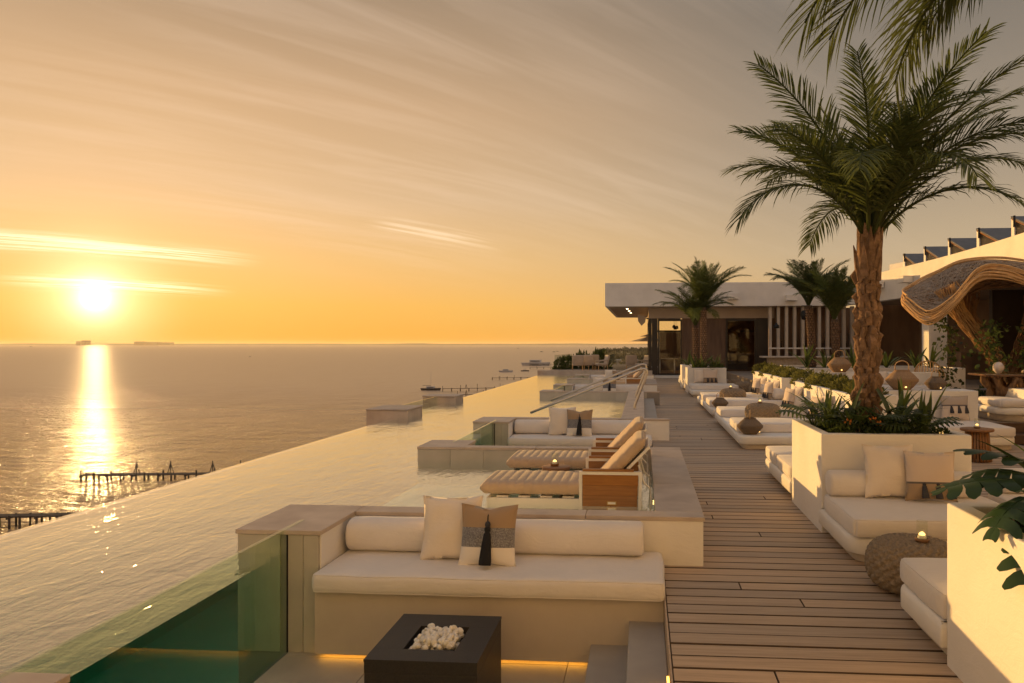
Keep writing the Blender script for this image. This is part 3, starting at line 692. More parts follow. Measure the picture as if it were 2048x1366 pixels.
def lantern(loc, s, label, mat='rope_dark', group='woven rope lanterns', rz=0):
    """bicone basket lantern of wound rope with hoop handle; s = overall body diameter"""
    t = thing('rope_lantern', label, 'lantern', loc, rz, group)
    ZL = 1.42; r = s / 2; prof = [(.50, 0), (.52, .012), (.74, .16), (.985, .385), (1.0, .41), (1.0, .47), (.985, .50), (.74, .70), (.50, .845), (.47, .86), (.47, .89), (.44, .905), (.40, .895)]; prof = [(a, b * ZL) for a, b in prof]
    fine = []
    for i in range(len(prof) - 1):
        for k in range(5): q = k / 5; fine.append((prof[i][0] * (1 - q) + prof[i + 1][0] * q, prof[i][1] * (1 - q) + prof[i + 1][1] * q))
    ns = 80; V, Fc = [], []
    for i, (a, z) in enumerate(fine):
        for k in range(ns):
            rr = a * r * (1 + (.010 if k % 2 else -.010)) + (.004 * s if abs(z - .44 * 1.42) < .06 else 0); t_ = 2 * PI * k / ns; V.append((rr * math.cos(t_), rr * math.sin(t_), z * r))
    for i in range(len(fine) - 1):
        for k in range(ns): k2 = (k + 1) % ns; Fc.append((i * ns + k, i * ns + k2, (i + 1) * ns + k2, (i + 1) * ns + k))
    Fc.append(tuple(range(ns - 1, -1, -1)))
    MO('basket', V, Fc, mat, t, True)
    hp = [(-.42 * r, 0, 1.22 * r), (-.44 * r, 0, 1.46 * r)] + [(-.44 * r * math.cos(PI * k / 12), 0, 1.52 * r + .38 * r * math.sin(PI * k / 12)) for k in range(13)] + [(.44 * r, 0, 1.46 * r), (.42 * r, 0, 1.22 * r)]
    v, f = tube(hp, .035 * r, 8); MO('handle', v, f, 'cane', t, True)
    for zz, rr in ((.547, .99), (.71, .99), (.017, .53), (1.243, .475)):
        v, f = tube([(rr * r * 1.012 * math.cos(2 * PI * k / 40), rr * r * 1.012 * math.sin(2 * PI * k / 40), zz * r) for k in range(41)], .014 * r, 6, False); MO('rim', v, f, mat, t, True)
    # little open window with a candle burning inside
    a = -PI / 2 - .0; v, f = lathe([(.02, 0), (.06, .01), (.07, .05), (.04, .10), (.01, .13)], 10); MO('candle_glow', [(x * r, y * r, z * r) for x, y, z in v], f, 'flame', t, True, (.72 * r * math.cos(a), .72 * r * math.sin(a), .16 * r))
    return t

# ------------------------------------------------------------------ nearest lounge: pillows and fire table
yf = LOUNGES[0][1]
pillow('white', (-1.28, yf - .36, .105), R(3), R(14), 'plain off-white pillow on the nearest sofa', (.41, .43), .16)
pillow('tri', (-1.01, yf - .46, .105), R(-2), R(12), 'tan, blue-grey and white pillow with black tassel on the nearest sofa', (.385, .40), .14)
for i, (lw, lt) in enumerate((('off-white pillow on the second sofa behind the loungers', 'tasselled tricolour pillow on the second sofa behind the loungers'),
                              ('white pillow on the third sofa beyond the handrails', 'dark tricolour pillow on the third sofa beyond the handrails'),
                              ('white pillow on the farthest poolside sofa', 'dark tricolour pillow on the farthest poolside sofa'))):
    yf = LOUNGES[i + 1][1]
    pillow('white', (-1.27, yf - .36, .105), R(3), R(12), lw, (.44, .46), .16); pillow('tri', (-.99, yf - .46, .105), R(-2), R(10), lt, (.415, .43), .14)
ft = thing('fire_table', 'dark stone fire table filled with white pebbles in front of the nearest sofa', 'fire table', (-1.108, 3.847, -.45)); og = (-1.108, 3.847, -.45)
x0, x1, y0, y1 = -1.397, -.818, 3.539, 4.156; hx0, hx1, hy0, hy1 = -1.24, -.965, 3.675, 3.985
for nm, a in (('top_slab', (x0, x1, y0, hy0)), ('top_slab', (x0, x1, hy1, y1)), ('top_slab', (x0, hx0, hy0 + .0005, hy1 - .0005)), ('top_slab', (hx1, x1, hy0 + .0005, hy1 - .0005))):
    BX(nm, a[0], a[1], a[2], a[3], -.042, -.03, 'dark_stone', ft, 0, org=og)
BX('body', x0 + .002, x1 - .002, y0 + .002, y1 - .002, -.45, -.10, 'dark_stone', ft, .003, org=og)
for a in ((x0 + .002, x1 - .002, y0 + .002, hy0), (x0 + .002, x1 - .002, hy1, y1 - .002), (x0 + .002, hx0, hy0 + .001, hy1 - .001), (hx1, x1 - .002, hy0 + .001, hy1 - .001)): BX('rim_block', *a, -.099, -.0425, 'dark_stone', ft, 0, org=og)
peb = []
for k in range(5):
    bm = bmesh.new(); bmesh.ops.create_icosphere(bm, subdivisions=2, radius=1.0)
    for v in bm.verts:
        q = mnoise.noise(v.co * 1.1 + Vector((k * 9, 0, 0))); v.co *= 1 + .22 * q
    me = bpy.data.meshes.new('pebble'); bm.to_mesh(me); bm.free(); me.materials.append(MT['pebble'])
    for p in me.polygons: p.use_smooth = True
    peb.append(me)
rp_ = random.Random(3)
for layer, z, n in ((0, -.064, 60), (1, -.036, 84), (2, -.014, 56)):
    for q in range(n):
        m_ = .022 + layer * .012
        px = rp_.uniform(hx0 + m_, hx1 - m_); py = rp_.uniform(hy0 + m_, hy1 - m_); s_ = rp_.uniform(.012, .0185)
        o = share('pebble', peb[q % 5], ft, (px - og[0], py - og[1], z + rp_.uniform(-.006, .006) - og[2]), (rp_.uniform(0, 6), rp_.uniform(0, 6), rp_.uniform(0, 6)), (s_ * rp_.uniform(1, 1.35), s_, s_ * rp_.uniform(.7, .9)))

# ------------------------------------------------------------------ loungers in the shallow basin
def channel_pad(Lx, Wy, th, nch, dep=.20):
    """quilted pad with cross channels, along +X, centred in Y, bottom at z=0"""
    V, Fc = [], []; per = 8; cols = nch * per; rows = 12
    prof = []
    for j in range(rows * 2):
        a = 2 * PI * j / (rows * 2); ca, sa = math.cos(a), math.sin(a); prof.append((math.copysign(abs(ca) ** .35, ca), math.copysign(abs(sa) ** .55, sa)))
    m = len(prof)
    for i in range(cols + 1):
        x = Lx * i / cols; ph = (i % per) / per; puff = abs(math.sin(PI * ph)) ** .45; e = min(1, i / 5, (cols - i) / 5); e = math.sin(e * PI / 2) ** .6 if e > 0 else .35
        e = max(e, .4)
        for (c_, s_) in prof:
            z = s_ * th / 2 * (1 - dep * (1 - puff) * (1 if s_ > 0 else .3)) * e; y = c_ * Wy / 2 * (1 - .012 * (1 - puff)) * (.97 + .03 * e); V.append((x, y, z + th / 2))
    for i in range(cols):
        for j in range(m): j2 = (j + 1) % m; Fc.append((i * m + j, i * m + j2, (i + 1) * m + j2, (i + 1) * m + j))
    Fc.append(tuple(range(m - 1, -1, -1))); Fc.append(tuple(cols * m + j for j in range(m)))
    return V, Fc
LGR = {}
def lounger(loc, label):
    # local: x=0 at the front of the arm, feet towards -x, y=0 near arm outer face, width W, z=0 shelf
    t = thing('pool_lounger', label, 'lounger', loc, 0, 'loungers standing in the shallow pool basins')
    W = .745; AT = .578; AL = .53           # arm top height, arm length
    if not LGR:
        def mk(nm, vf, mat, sm=False): o = MO(nm, *vf, mat, None, sm); LGR.setdefault(nm, []).append(o.data); bpy.data.objects.remove(o)
        def bxvf(x0, x1, y0, y1, z0, z1):
            V = [(x, y, z) for x in (x0, x1) for y in (y0, y1) for z in (z0, z1)]
            return V, [(0, 1, 3, 2), (4, 6, 7, 5), (0, 4, 5, 1), (2, 3, 7, 6), (0, 2, 6, 4), (1, 5, 7, 3)]
        b = bxvf; ya, yb = 0, W - .035
        # bed frame: rails and legs
        mk('bed_frame', join(b(-.78, .50, .045, .075, .25, .335), b(-.78, .50, W - .075, W - .045, .25, .335), b(-.80, -.775, .045, W - .045, .25, .335), b(.20, .225, .08, W - .08, .27, .33)), 'white_metal')
        for yy in (.05, W - .105): mk('leg', b(-.755, -.70, yy, yy + .055, 0, .249), 'white_metal')
        for k in range(6): mk('slat', b(-.72 + .19 * k, -.62 + .19 * k, .08, W - .08, .336, .348), 'white_metal')
        for yy in (ya, yb):      # arm frames
            d = .035
            mk('arm_frame', join(b(0, .026, yy, yy + d, 0, AT - .028), b(0, AL, yy, yy + d, AT - .027, AT), b(.026, AL - .02, yy, yy + d, .262, .284),
                 ([(AL - .045, yy, 0), (AL - .015, yy, 0), (AL - .015, yy + d, 0), (AL - .045, yy + d, 0), (AL - .026, yy, AT - .027), (AL, yy, AT - .027), (AL, yy + d, AT - .027), (AL - .026, yy + d, AT - .027)], [(3, 2, 1, 0), (4, 5, 6, 7), (0, 1, 5, 4), (1, 2, 6, 5), (2, 3, 7, 6), (3, 0, 4, 7)])), 'white_metal')
            mk('arm_cap', b(.03, AL - .07, yy - .006, yy + d + .006, AT + .001, AT + .019), 'teak')
            for k in range(3):
                z0 = .285 + k * .0885; mk('side_board', b(.028, AL - .042 + .004 * k, yy + .004, yy + d - .004, z0, z0 + .0868), 'teak')
            mk('name_plate', b(.235, .315, yy - .003 if yy == 0 else yy + d - .002, yy + .003 if yy == 0 else yy + d + .003, .300, .330), 'brass')
            if yy == 0: mk('plate_face', b(.243, .307, -.0045, -.0031, .306, .324), 'white_metal')
        mk('seat_pad', [ [tuple(Vector(p) + Vector((-.86, W / 2, .350))) for p in q] if i == 0 else q for i, q in enumerate(channel_pad(1.06, W - .10, .125, 14, .09))], 'taupe', True)
        ang = R(46); Rm = Matrix.Rotation(-ang, 3, 'Y')
        pv, pf = channel_pad(.60, W - .10, .115, 6, .07); pv = [tuple(Rm @ Vector((x, y, z)) + Vector((.17, W / 2, .37))) for x, y, z in pv]; mk('back_pad', (pv, pf), 'taupe', True)
        bv, bf = b(.0, .585, -.31, .31, -.030, -.006); mk('back_frame', ([tuple(Rm @ Vector(p) + Vector((.17, W / 2, .37))) for p in bv], bf), 'white_metal')
        for yy in (.10, W - .10):
            mk('back_strut', tube([(.50, yy, .62), (.545, yy, .47), (.60, yy, .42), (.605, yy, .15), (.56, yy, .12), (.47, yy, .19)], .009, 8), 'white_metal', True)
    for nm, ms_ in LGR.items():
        for me in ms_: share(nm, me, t)
    return t
lounger((-.537, 6.08, -.10), 'near taupe quilted lounger with teak side panel in the shallow water')
lounger((-.555, 7.37, -.10), 'rear taupe quilted lounger of the nearest pair, beside the second sofa')
lounger((-.55, 22.85, -.10), 'near lounger of the far pair, half hidden by the handrails'); lounger((-.56, 24.1, -.10), 'rear lounger of the far pair, beyond the handrails')
def side_table(loc, label):
    t = thing('side_table', label, 'table', loc)
    v, f = lathe([(.10, .0), (.12, .01), (.115, .30), (.12, .40), (.128, .425), (.138, .455), (.140, .462), (.137, .466)], 36); MO('drum', v, f, 'table_wood', t, True)
    v, f = lathe([(.134, .4665), (.134, .470), (.131, .472)], 36); MO('top', v, f, 'teak', t, True); return t
side_table((-.835, 6.95, -.10), 'round brown wooden drum table between the two near loungers'); candle((-.85, 6.96, .373), 'lit glass candle on the round table between the near loungers', .98)
side_table((-.80, 23.7, -.10), 'small round table between the far pair of loungers'); candle((-.80, 23.7, .373), 'lit candle on the table between the far loungers')
tag(BX('pool_light', .088, .0985, 6.56, 6.60, .10, .135, 'uwlight', bev=.002), 'small bright underwater light on the basin wall by the near lounger', 'light')
# handrails
def handrail(y, label):
    t = thing('handrail', label, 'handrail', (-.15, y, .343), 0, 'steel handrails at the pool steps')
    P_ = [(0, 0, 0), (0, 0, .06), (.03, 0, .15), (.20, 0, .60), (.225, 0, .68), (.205, 0, .735), (.14, 0, .745), (.05, 0, .72)]
    pts = smoothcurve(P_, 5) + [Vector((.05 - q * 2.0, 0, .72 - q * .80)) for q in (.25, .5, .75, 1.0)]
    v, f = tube(pts, .024, 12); MO('rail', v, f, 'steel', t, True)
    v, f = lathe([(.045, 0), (.045, .008), (.03, .014)], 20); MO('base_flange', v, f, 'steel', t, True); return t
handrail(13.45, 'nearer polished steel handrail rising from the pool steps'); handrail(16.45, 'farther polished steel handrail rising from the pool steps')
# glass bay on the outer pool edge
ob = [('stone block at the near end of the outer edge glass bay', 13.10, 14.0), ('stone block at the far end of the outer edge glass bay', 16.55, 17.25)]
for lab, a, b in ob:
    t = thing('edge_block', lab, 'block'); BX('body', -5.12, -4.33, a, b, -2.4, .313, 'coping', t, .015); BX('coping_slab', -5.13, -4.32, a - .01, b + .01, .314, .345, 'coping', t, .02)
g = thing('glass_balustrade', 'green glass panel between the two stone blocks on the outer pool edge', 'balustrade'); BX('pane', -4.79, -4.765, 13.98, 16.57, -.9, .335, 'glass_green', g, 0)
struct(BX('bay_floor', -5.12, -4.8, 14.0, 16.55, -1.0, -.9, 'coping', bev=0))
# ------------------------------------------------------------------ planters and daybeds along the deck
def planter(x0, x1, y0, y1, z0, z1, label, wall=.085, soil=.06, name='planter', group='white planter walls along the deck'):
    t = thing(name, label, 'planter', ((x0 + x1) / 2, (y0 + y1) / 2, z0), 0, group); og = tuple(t.location); e = .0007
    # one rendered shell: outer faces, rim, inner faces
    xi0, xi1, yi0, yi1 = x0 + wall, x1 - wall, y0 + wall, y1 - wall; zs = z1 - soil - .05
    bm = bmesh.new()
    def ringv(a, b, c, d, z): return [bm.verts.new((x - og[0], y - og[1], z - og[2])) for x, y in ((a, c), (b, c), (b, d), (a, d))]
    rings = [ringv(x0, x1, y0, y1, z0), ringv(x0, x1, y0, y1, z1), ringv(xi0, xi1, yi0, yi1, z1), ringv(xi0, xi1, yi0, yi1, zs)]
    for a, b in zip(rings[:-1], rings[1:]):
        for k in range(4): bm.faces.new((a[k], a[(k + 1) % 4], b[(k + 1) % 4], b[k]))
    bm.faces.new(list(reversed(rings[0]))); bm.faces.new(rings[3])
    bmesh.ops.bevel(bm, geom=[e_ for e_ in bm.edges if all(v.co.z > zs - og[2] + .01 for v in e_.verts) or (abs(e_.verts[0].co.x - e_.verts[1].co.x) < 1e-6 and abs(e_.verts[0].co.y - e_.verts[1].co.y) < 1e-6 and max(v.co.z for v in e_.verts) > z1 - og[2] - .001)], offset=.009, segments=2, affect='EDGES', profile=.5)
    me = bpy.data.meshes.new('shell'); bm.to_mesh(me); bm.free(); me.materials.append(MT['stucco']); share('shell', me, t)
    # lumpy soil
    nx, ny = max(4, int((xi1 - xi0) / .07)), max(4, int((yi1 - yi0) / .07)); V, Fc = [], []
    for j in range(ny + 1):
        for i in range(nx + 1):
            x = xi0 + (xi1 - xi0) * i / nx; y = yi0 + (yi1 - yi0) * j / ny; V.append((x - og[0], y - og[1], z1 - soil - og[2] + .018 * mnoise.noise(Vector((x * 6, y * 6, 1)))))
    for j in range(ny):
        for i in range(nx): a = j * (nx + 1) + i; Fc.append((a, a + 1, a + nx + 2, a + nx + 1))
    MO('soil', V, Fc, 'soil', t, True); return t
def platform(x0, x1, y0, y1, label, corners=(1, 0, 0, 1), z1=.20, z0=.075, inset=.07, base0=0.0):
    t = thing('daybed_platform', label, 'platform', ((x0 + x1) / 2, (y0 + y1) / 2, base0), 0, 'white daybed platforms along the deck'); og = tuple(t.location)
    v, f = roundslab(x0, x1, y0, y1, z0, z1, .16, .03, 8, corners); MO('slab', [(a - og[0], b - og[1], c - og[2]) for a, b, c in v], f, 'stucco', t, True)
    me = t.children[0].data if t.children else None
    v, f = roundslab(x0 + inset, x1 - .02, y0 + inset, y1 - inset, base0 + .002, z0 + .002, .13, .004, 8, corners); MO('plinth', [(a - og[0], b - og[1], c - og[2]) for a, b, c in v], f, 'base_stone', t, False)
    return t
def mattress(x0, x1, y0, y1, label, z0=.202, z1=.335, seed=0, parent=None, r=.03):
    o = CU('mattress', x0, x1, y0, y1, z0, z1, 'linen', None, (0, 0, 0), r, .008, 10, .004, seed, cr=.05)
    return tag(o, label, 'mattress', 'white daybed mattresses')
def roll(x0, x1, y, z, label, h=.2):
    v, f = bolster_vf(x1 - x0, h, h, int(x0 * 10)); o = MO('bolster', v, f, 'linen', None, True, ((x0 + x1) / 2, y, z)); return tag(o, label, 'bolster', 'white bolsters')
XD = 1.455
# R1: nearest planter, bottom right
planter(1.462, 2.66, 2.45, 3.62, 0, .785, 'nearest white planter at the bottom right, filled with broad leaves')
platform(XD - .02, 2.64, 3.622, 4.30, 'white platform behind the nearest planter', (0, 0, 1, 1)); mattress(XD, 2.62, 3.63, 4.27, 'nearest white mattress at the lower right edge', seed=1)
# P2: planter carrying the big palm
planter(1.464, 2.66, 6.09, 7.28, 0, .81, 'white planter holding the big palm and strap-leaved plants')
platform(XD - .015, 2.74, 5.17, 6.088, 'white rounded platform in front of the big palm planter', (1, 1, 0, 0)); mattress(XD + .005, 2.72, 5.15, 6.03, 'white mattress in front of the big palm planter', seed=2)
roll(1.475, 2.63, 5.94, .437, 'long white bolster against the big palm planter', .205)
pillow('white', (1.93, 5.82, .345), R(2), R(11), 'large off-white pillow leaning on the big palm planter', (.40, .42), .15); pillow('tan', (2.20, 5.72, .345), R(-3), R(10), 'beige pillow with dark tassels in front of the big palm planter', (.385, .385), .13)
platform(XD - .01, 2.64, 7.282, 8.86, 'white platform behind the big palm planter', (0, 0, 1, 1)); mattress(XD + .005, 2.62, 7.30, 8.125, 'sunlit white mattress just behind the big palm planter', seed=3); mattress(XD + .005, 2.62, 8.14, 8.82, 'second sunlit mattress behind the big palm planter', seed=4)
platform(2.80, 4.0, 5.3, 6.3, 'white platform to the right of the big palm planter', (1, 1, 1, 1)); mattress(2.82, 3.98, 5.3, 6.2, 'white mattress right of the big palm planter', seed=5); roll(2.9, 3.95, 6.15, .437, 'white bolster right of the big palm planter')
pouf((1.70, 4.72, 0), .275, .315, 'large rope pouf on the deck between the two nearest daybeds'); candle((1.735, 4.66, .318), 'lit glass candle on the nearest rope pouf')
# D4, D5: double beds with a planter wall behind
planter(3.0, 3.62, 10.68, 15.0, 0, .815, 'long white planter wall behind the nearer double daybed, topped with shrubs'); planter(3.0, 3.62, 16.0, 20.1, 0, .815, 'long white planter wall behind the farther double daybed, topped with shrubs')
BED = [('nearer', 10.77, 14.60, (11.2, 12.15), (13.48, 14.3), 12.82), ('farther', 15.22, 19.2, (15.72, 16.7), (17.4, 18.45), 17.05)]
for nm, a, b, m1_, m2_, py in BED:
    platform(1.41, 2.995, a, b, nm + ' white platform of the two double daybeds along the deck', (1, 0, 0, 1))
    mattress(1.425, 2.98, m1_[0], m1_[1], 'near mattress of the ' + nm + ' double daybed', seed=6); mattress(1.425, 2.98, m2_[0], m2_[1], 'rear mattress of the ' + nm + ' double daybed', seed=7)
    pouf((2.08, py, .202), .30, .315, 'rope pouf between the mattresses of the ' + nm + ' double daybed'); candle((2.03, py - .02, .518), 'lit candle on the pouf of the ' + nm + ' double daybed')
lantern((1.60, 11.02, .201), .375, 'dark rope lantern on the corner of the nearer double daybed', 'rope_dark', rz=R(80))
lantern((1.62, 15.45, .201), .34, 'rope lantern on the platform of the farther double daybed', 'rope_dark')
# pillows leaning on the planter walls, seen edge-on
PZ = .338
for k, (x, y, lab, lw) in enumerate(((2.66, 11.55, 'tasselled beige pillow on the near mattress of the nearer double daybed', 'round white cushion on the near mattress of the nearer double daybed'),
                                     (2.68, 13.75, 'tasselled beige pillow on the rear mattress of the nearer double daybed', 'round white cushion on the rear mattress of the nearer double daybed'),
                                     (2.70, 16.1, 'tasselled beige pillow on the near mattress of the farther double daybed', 'round white cushion on the near mattress of the farther double daybed'),
                                     (2.70, 17.8, 'tasselled beige pillow on the rear mattress of the farther double daybed', 'round white cushion on the rear mattress of the farther double daybed'))):
    pillow('tan', (x, y, PZ), R(-78), R(10), lab, (.42, .40), .16)
    v, f = cushion_vf(.30, .34, .24, .115, .01, 8, .006, k); o = MO('round_cushion', v, f, 'linen', None, True, (x + .22, y - .02, PZ + .118)); tag(o, lw, 'cushion', 'round white cushions on the daybeds')
    pillow('white', (x + .17, y + .30, PZ), R(-82), R(14), lab.replace('tasselled beige pillow', 'white pillow at the wall'), (.44, .42), .14)
# P6, P7
planter(1.395, 2.60, 22.9, 24.1, 0, .80, 'far white planter with two small palms in front of the glass doors')
platform(1.40, 2.82, 21.2, 22.897, 'white platform in front of the far palm planter', (1, 1, 0, 0)); mattress(1.41, 2.80, 21.5, 22.6, 'white mattress in front of the far palm planter', seed=9)
pillow('white', (1.80, 22.72, .335), R(2), R(8), 'white pillow against the far palm planter', (.46, .46), .15); pillow('tan', (2.08, 22.62, .335), R(-2), R(8), 'tasselled beige pillow against the far palm planter', (.46, .44), .14)
planter(1.37, 2.60, 25.7, 26.9, 0, .80, 'farthest white planter just before the glass doors'); platform(1.38, 2.7, 24.3, 25.69, 'white platform between the two far planters', (0, 0, 0, 0)); mattress(1.39, 2.68, 24.4, 25.6, 'white mattress between the two far planters', seed=10)
platform(1.38, 2.6, 27.0, 28.6, 'farthest white platform before the glass doors', (0, 0, 0, 1)); mattress(1.39, 2.58, 27.1, 28.4, 'farthest white mattress before the glass doors', seed=11)
for k, (x, y, s_, lab) in enumerate(((3.0, 22.0, .55, 'dark rope pouf right of the far palm planter'), (3.35, 21.2, .6, 'dark rope pouf in front of the far glass doors'), (2.95, 23.6, .5, 'small dark rope pouf beside the far palm planter'))):
    pouf((x, y, 0), s_ * .5, .42, lab)
# ------------------------------------------------------------------ right-hand seating
t = thing('low_wall', 'white low wall with two rope lanterns on top, right of the big palm', 'wall'); BX('body', 3.77, 5.34, 12.0, 12.55, 0, .80, 'stucco', t, .008)
platform(3.72, 5.44, 10.95, 11.998, 'white platform behind the slatted stool', (1, 1, 0, 0)); mattress(3.74, 5.40, 10.93, 11.95, 'white mattress behind the slatted stool', seed=12)
pillow('pale', (4.93, 11.86, .338), R(2), R(9), 'pale pillow with a row of dark tassels on the right-hand daybed', (.45, .40), .14); pillow('white', (3.95, 11.85, .338), R(0), R(9), 'white pillow half hidden behind the strap leaves', (.42, .42), .14)
lantern((4.24, 12.25, .801), .50, 'large tan rope lantern on the low wall beside the palm trunk', 'rope_tan'); lantern((4.79, 12.28, .801), .335, 'small grey rope lantern on the low wall', 'rope_dark', rz=R(15))
t = thing('stool_table', 'round slatted teak stool table with a candle', 'table', (4.41, 9.95, 0))
for k in range(26):
    a = 2 * PI * k / 26; v, f = tube([(.165 * math.cos(a), .165 * math.sin(a), .005), (.145 * math.cos(a), .145 * math.sin(a), .20), (.128 * math.cos(a), .128 * math.sin(a), .40)], .0155, 6); MO('slat', v, f, 'stool_wood', t, True)
v, f = lathe([(.12, .395), (.195, .400), (.205, .410), (.205, .425), (.20, .432)], 40); MO('top', v, f, 'stool_wood', t, True)
v, f = lathe([(.12, .10), (.135, .105), (.135, .115), (.12, .12)], 24); MO('inner_ring', v, f, 'stool_wood', t, True)
candle((4.41, 9.95, .433), 'lit glass candle on the slatted stool table')
# upper terrace: walls, bench, lanterns
t = thing('low_wall', 'white low wall on the upper terrace behind the two lanterns', 'wall'); BX('body', 3.85, 6.3, 16.0, 16.45, .301, .935, 'stucco', t, .008)
t = thing('bench', 'white upholstered bench on the upper terrace', 'bench', (5.0, 15.5, .30)); BX('base', 3.9, 6.2, 15.1, 15.998, .301, .55, 'stucco', t, .008, org=(5.0, 15.5, .30)); CU('seat_cushion', 3.92, 6.18, 15.08, 15.95, .552, .68, 'linen', t, (5.0, 15.5, .30), .035)
pillow('white', (5.0, 15.85, .685), R(0), R(9), 'pale pillow on the upper terrace bench', (.42, .30), .13); pillow('pale', (4.1, 15.85, .685), R(0), R(12), 'low pale pillow at the left of the upper bench', (.5, .25), .14)
lantern((4.28, 16.2, .937), .50, 'tan rope lantern on the upper terrace wall', 'rope_tan'); lantern((4.82, 16.22, .937), .34, 'small dark rope lantern on the upper terrace wall', 'rope_dark')
planter(3.95, 5.9, 18.8, 21.3, .301, .94, 'white planter on the upper terrace with two palms', group=None); planter(6.0, 8.4, 19.6, 21.6, .301, .92, 'long white planter behind the upper bench, right of the two palms', group=None)
# curved bench at the right edge
t = thing('curved_bench', 'white rounded bench end at the far right edge', 'bench', (6.6, 12.3, .30)); og = (6.6, 12.3, .30)
v, f = roundslab(5.66, 7.8, 12.0, 13.2, .42, .535, .25, .05, 8, (1, 0, 0, 1)); MO('seat_ledge', [(a - og[0], b - og[1], c - og[2]) for a, b, c in v], f, 'stucco', t, True)
v, f = roundslab(5.74, 7.8, 12.06, 13.2, .301, .425, .25, .01, 8, (1, 0, 0, 1)); MO('plinth', [(a - og[0], b - og[1], c - og[2]) for a, b, c in v], f, 'base_stone', t, True)
CU('seat_cushion', 5.68, 6.14, 12.02, 12.9, .537, .655, 'linen', t, og, .045, cr=.12); BX('back', 6.145, 7.8, 12.02, 12.9, .537, .81, 'stucco', t, .01, org=og)
t = thing('metal_table', 'small grey metal table with a candle by the curved bench', 'table', (6.35, 13.6, .30))
v, f = lathe([(.25, .415), (.255, .42), (.255, .432), (.25, .435)], 28); MO('top', v, f, 'slate_grey', t, True)
for k in range(3): a = 2.1 * k; v, f = tube([(.20 * math.cos(a), .20 * math.sin(a), 0), (.15 * math.cos(a), .15 * math.sin(a), .415)], .012, 6); MO('leg', v, f, 'slate_grey', t, True)
candle((6.33, 13.58, .737), 'lit candle on the small grey metal table')
# root table
RT = (6.35, 13.0, .30)
t = thing('root_table', 'table with a gnarled driftwood root base and glossy top', 'table', RT); rr = random.Random(11)
v, f = roundslab(-.62, 1.7, -.45, .45, .705, .74, .2, .01, 8); MO('top', v, f, 'table_top', t, True)
def knotted(seed, n, spread, zt):
    vf = []; q = random.Random(seed)
    for k in range(n):
        a = q.uniform(0, 2 * PI); x0_, y0_ = q.uniform(.05, .38) * math.cos(a), q.uniform(.05, .3) * math.sin(a); a2 = a + q.uniform(-.7, .7)
        x1_, y1_ = spread * q.uniform(.6, 1.2) * math.cos(a2), .42 * q.uniform(.5, 1) * math.sin(a2)
        pts = smoothcurve([(x0_, y0_, -.0), (x0_ * .8 + q.uniform(-.06, .06), y0_ * .8, .18), (x0_ * .9 + q.uniform(-.08, .08), y0_ + q.uniform(-.06, .06), .36), ((x0_ + x1_) / 2, (y0_ + y1_) / 2, .52), (x1_, y1_, zt)], 4)
        rads = [q.uniform(.045, .075) * (1.15 - .5 * i / len(pts)) * (1 + .25 * math.sin(i * 1.7 + k)) for i in range(len(pts))]; vf.append(tube(pts, rads, 8))
    return vf
for k, vf in enumerate(knotted(5, 30, .55, .70)): MO('root', *vf, 'root', t, True)
for k in range(7):
    a = rr.uniform(-PI, 0); pts = smoothcurve([(0, 0, .10), (.25 * math.cos(a), .25 * math.sin(a), .13), (.5 * math.cos(a + .3), .42 * math.sin(a + .3), .05), (.62 * math.cos(a + .6), .5 * math.sin(a + .6), .03)], 4); v, f = tube(pts, [.07 - .003 * i for i in range(len(pts))], 8); MO('root', v, f, 'root', t, True)
for x, lab in ((-.28, 'pale round ornament at the left end of the root table'), (.86, 'pale egg-shaped ornament on the root table by the driftwood')):
    o = thing('stone_egg', lab, 'ornament', (RT[0] + x, RT[1] - .1, RT[2] + .741)); o.scale = (.72, .72, .72); v, f = lathe([(.02, 0), (.06, .02), (.115, .09), (.125, .15), (.11, .21), (.07, .26), (.02, .28)], 24); MO('egg', v, f, 'egg', o, True); v, f = tube([(.135 * math.cos(PI * k / 14), -.02, .13 + .15 * math.sin(PI * k / 14)) for k in range(15)], .006, 6); MO('hoop', v, f, 'brass', o, True)
o = thing('driftwood', 'tangle of pale driftwood lying on the root table', 'driftwood', (RT[0] + .45, RT[1] - .12, RT[2] + .741))
for k in range(12):
    y_ = rr.uniform(-.08, .08); b_ = rr.uniform(.05, .16); pts = smoothcurve([(-.30 + rr.uniform(-.06, .06), y_, .03), (-.14, y_ + rr.uniform(-.04, .04), b_), (.05, y_, b_ + rr.uniform(-.03, .04)), (.25 + rr.uniform(-.06, .1), y_ + rr.uniform(-.05, .05), rr.uniform(.02, .15))], 4); v, f = tube(pts, [.02 + .007 * math.sin(i) for i in range(len(pts))], 7); MO('branch', v, f, 'driftwood', o, True)
ORD = ['first', 'second', 'third', 'fourth', 'fifth', 'sixth', 'seventh', 'eighth', 'ninth', 'tenth', 'eleventh', 'twelfth', 'thirteenth']
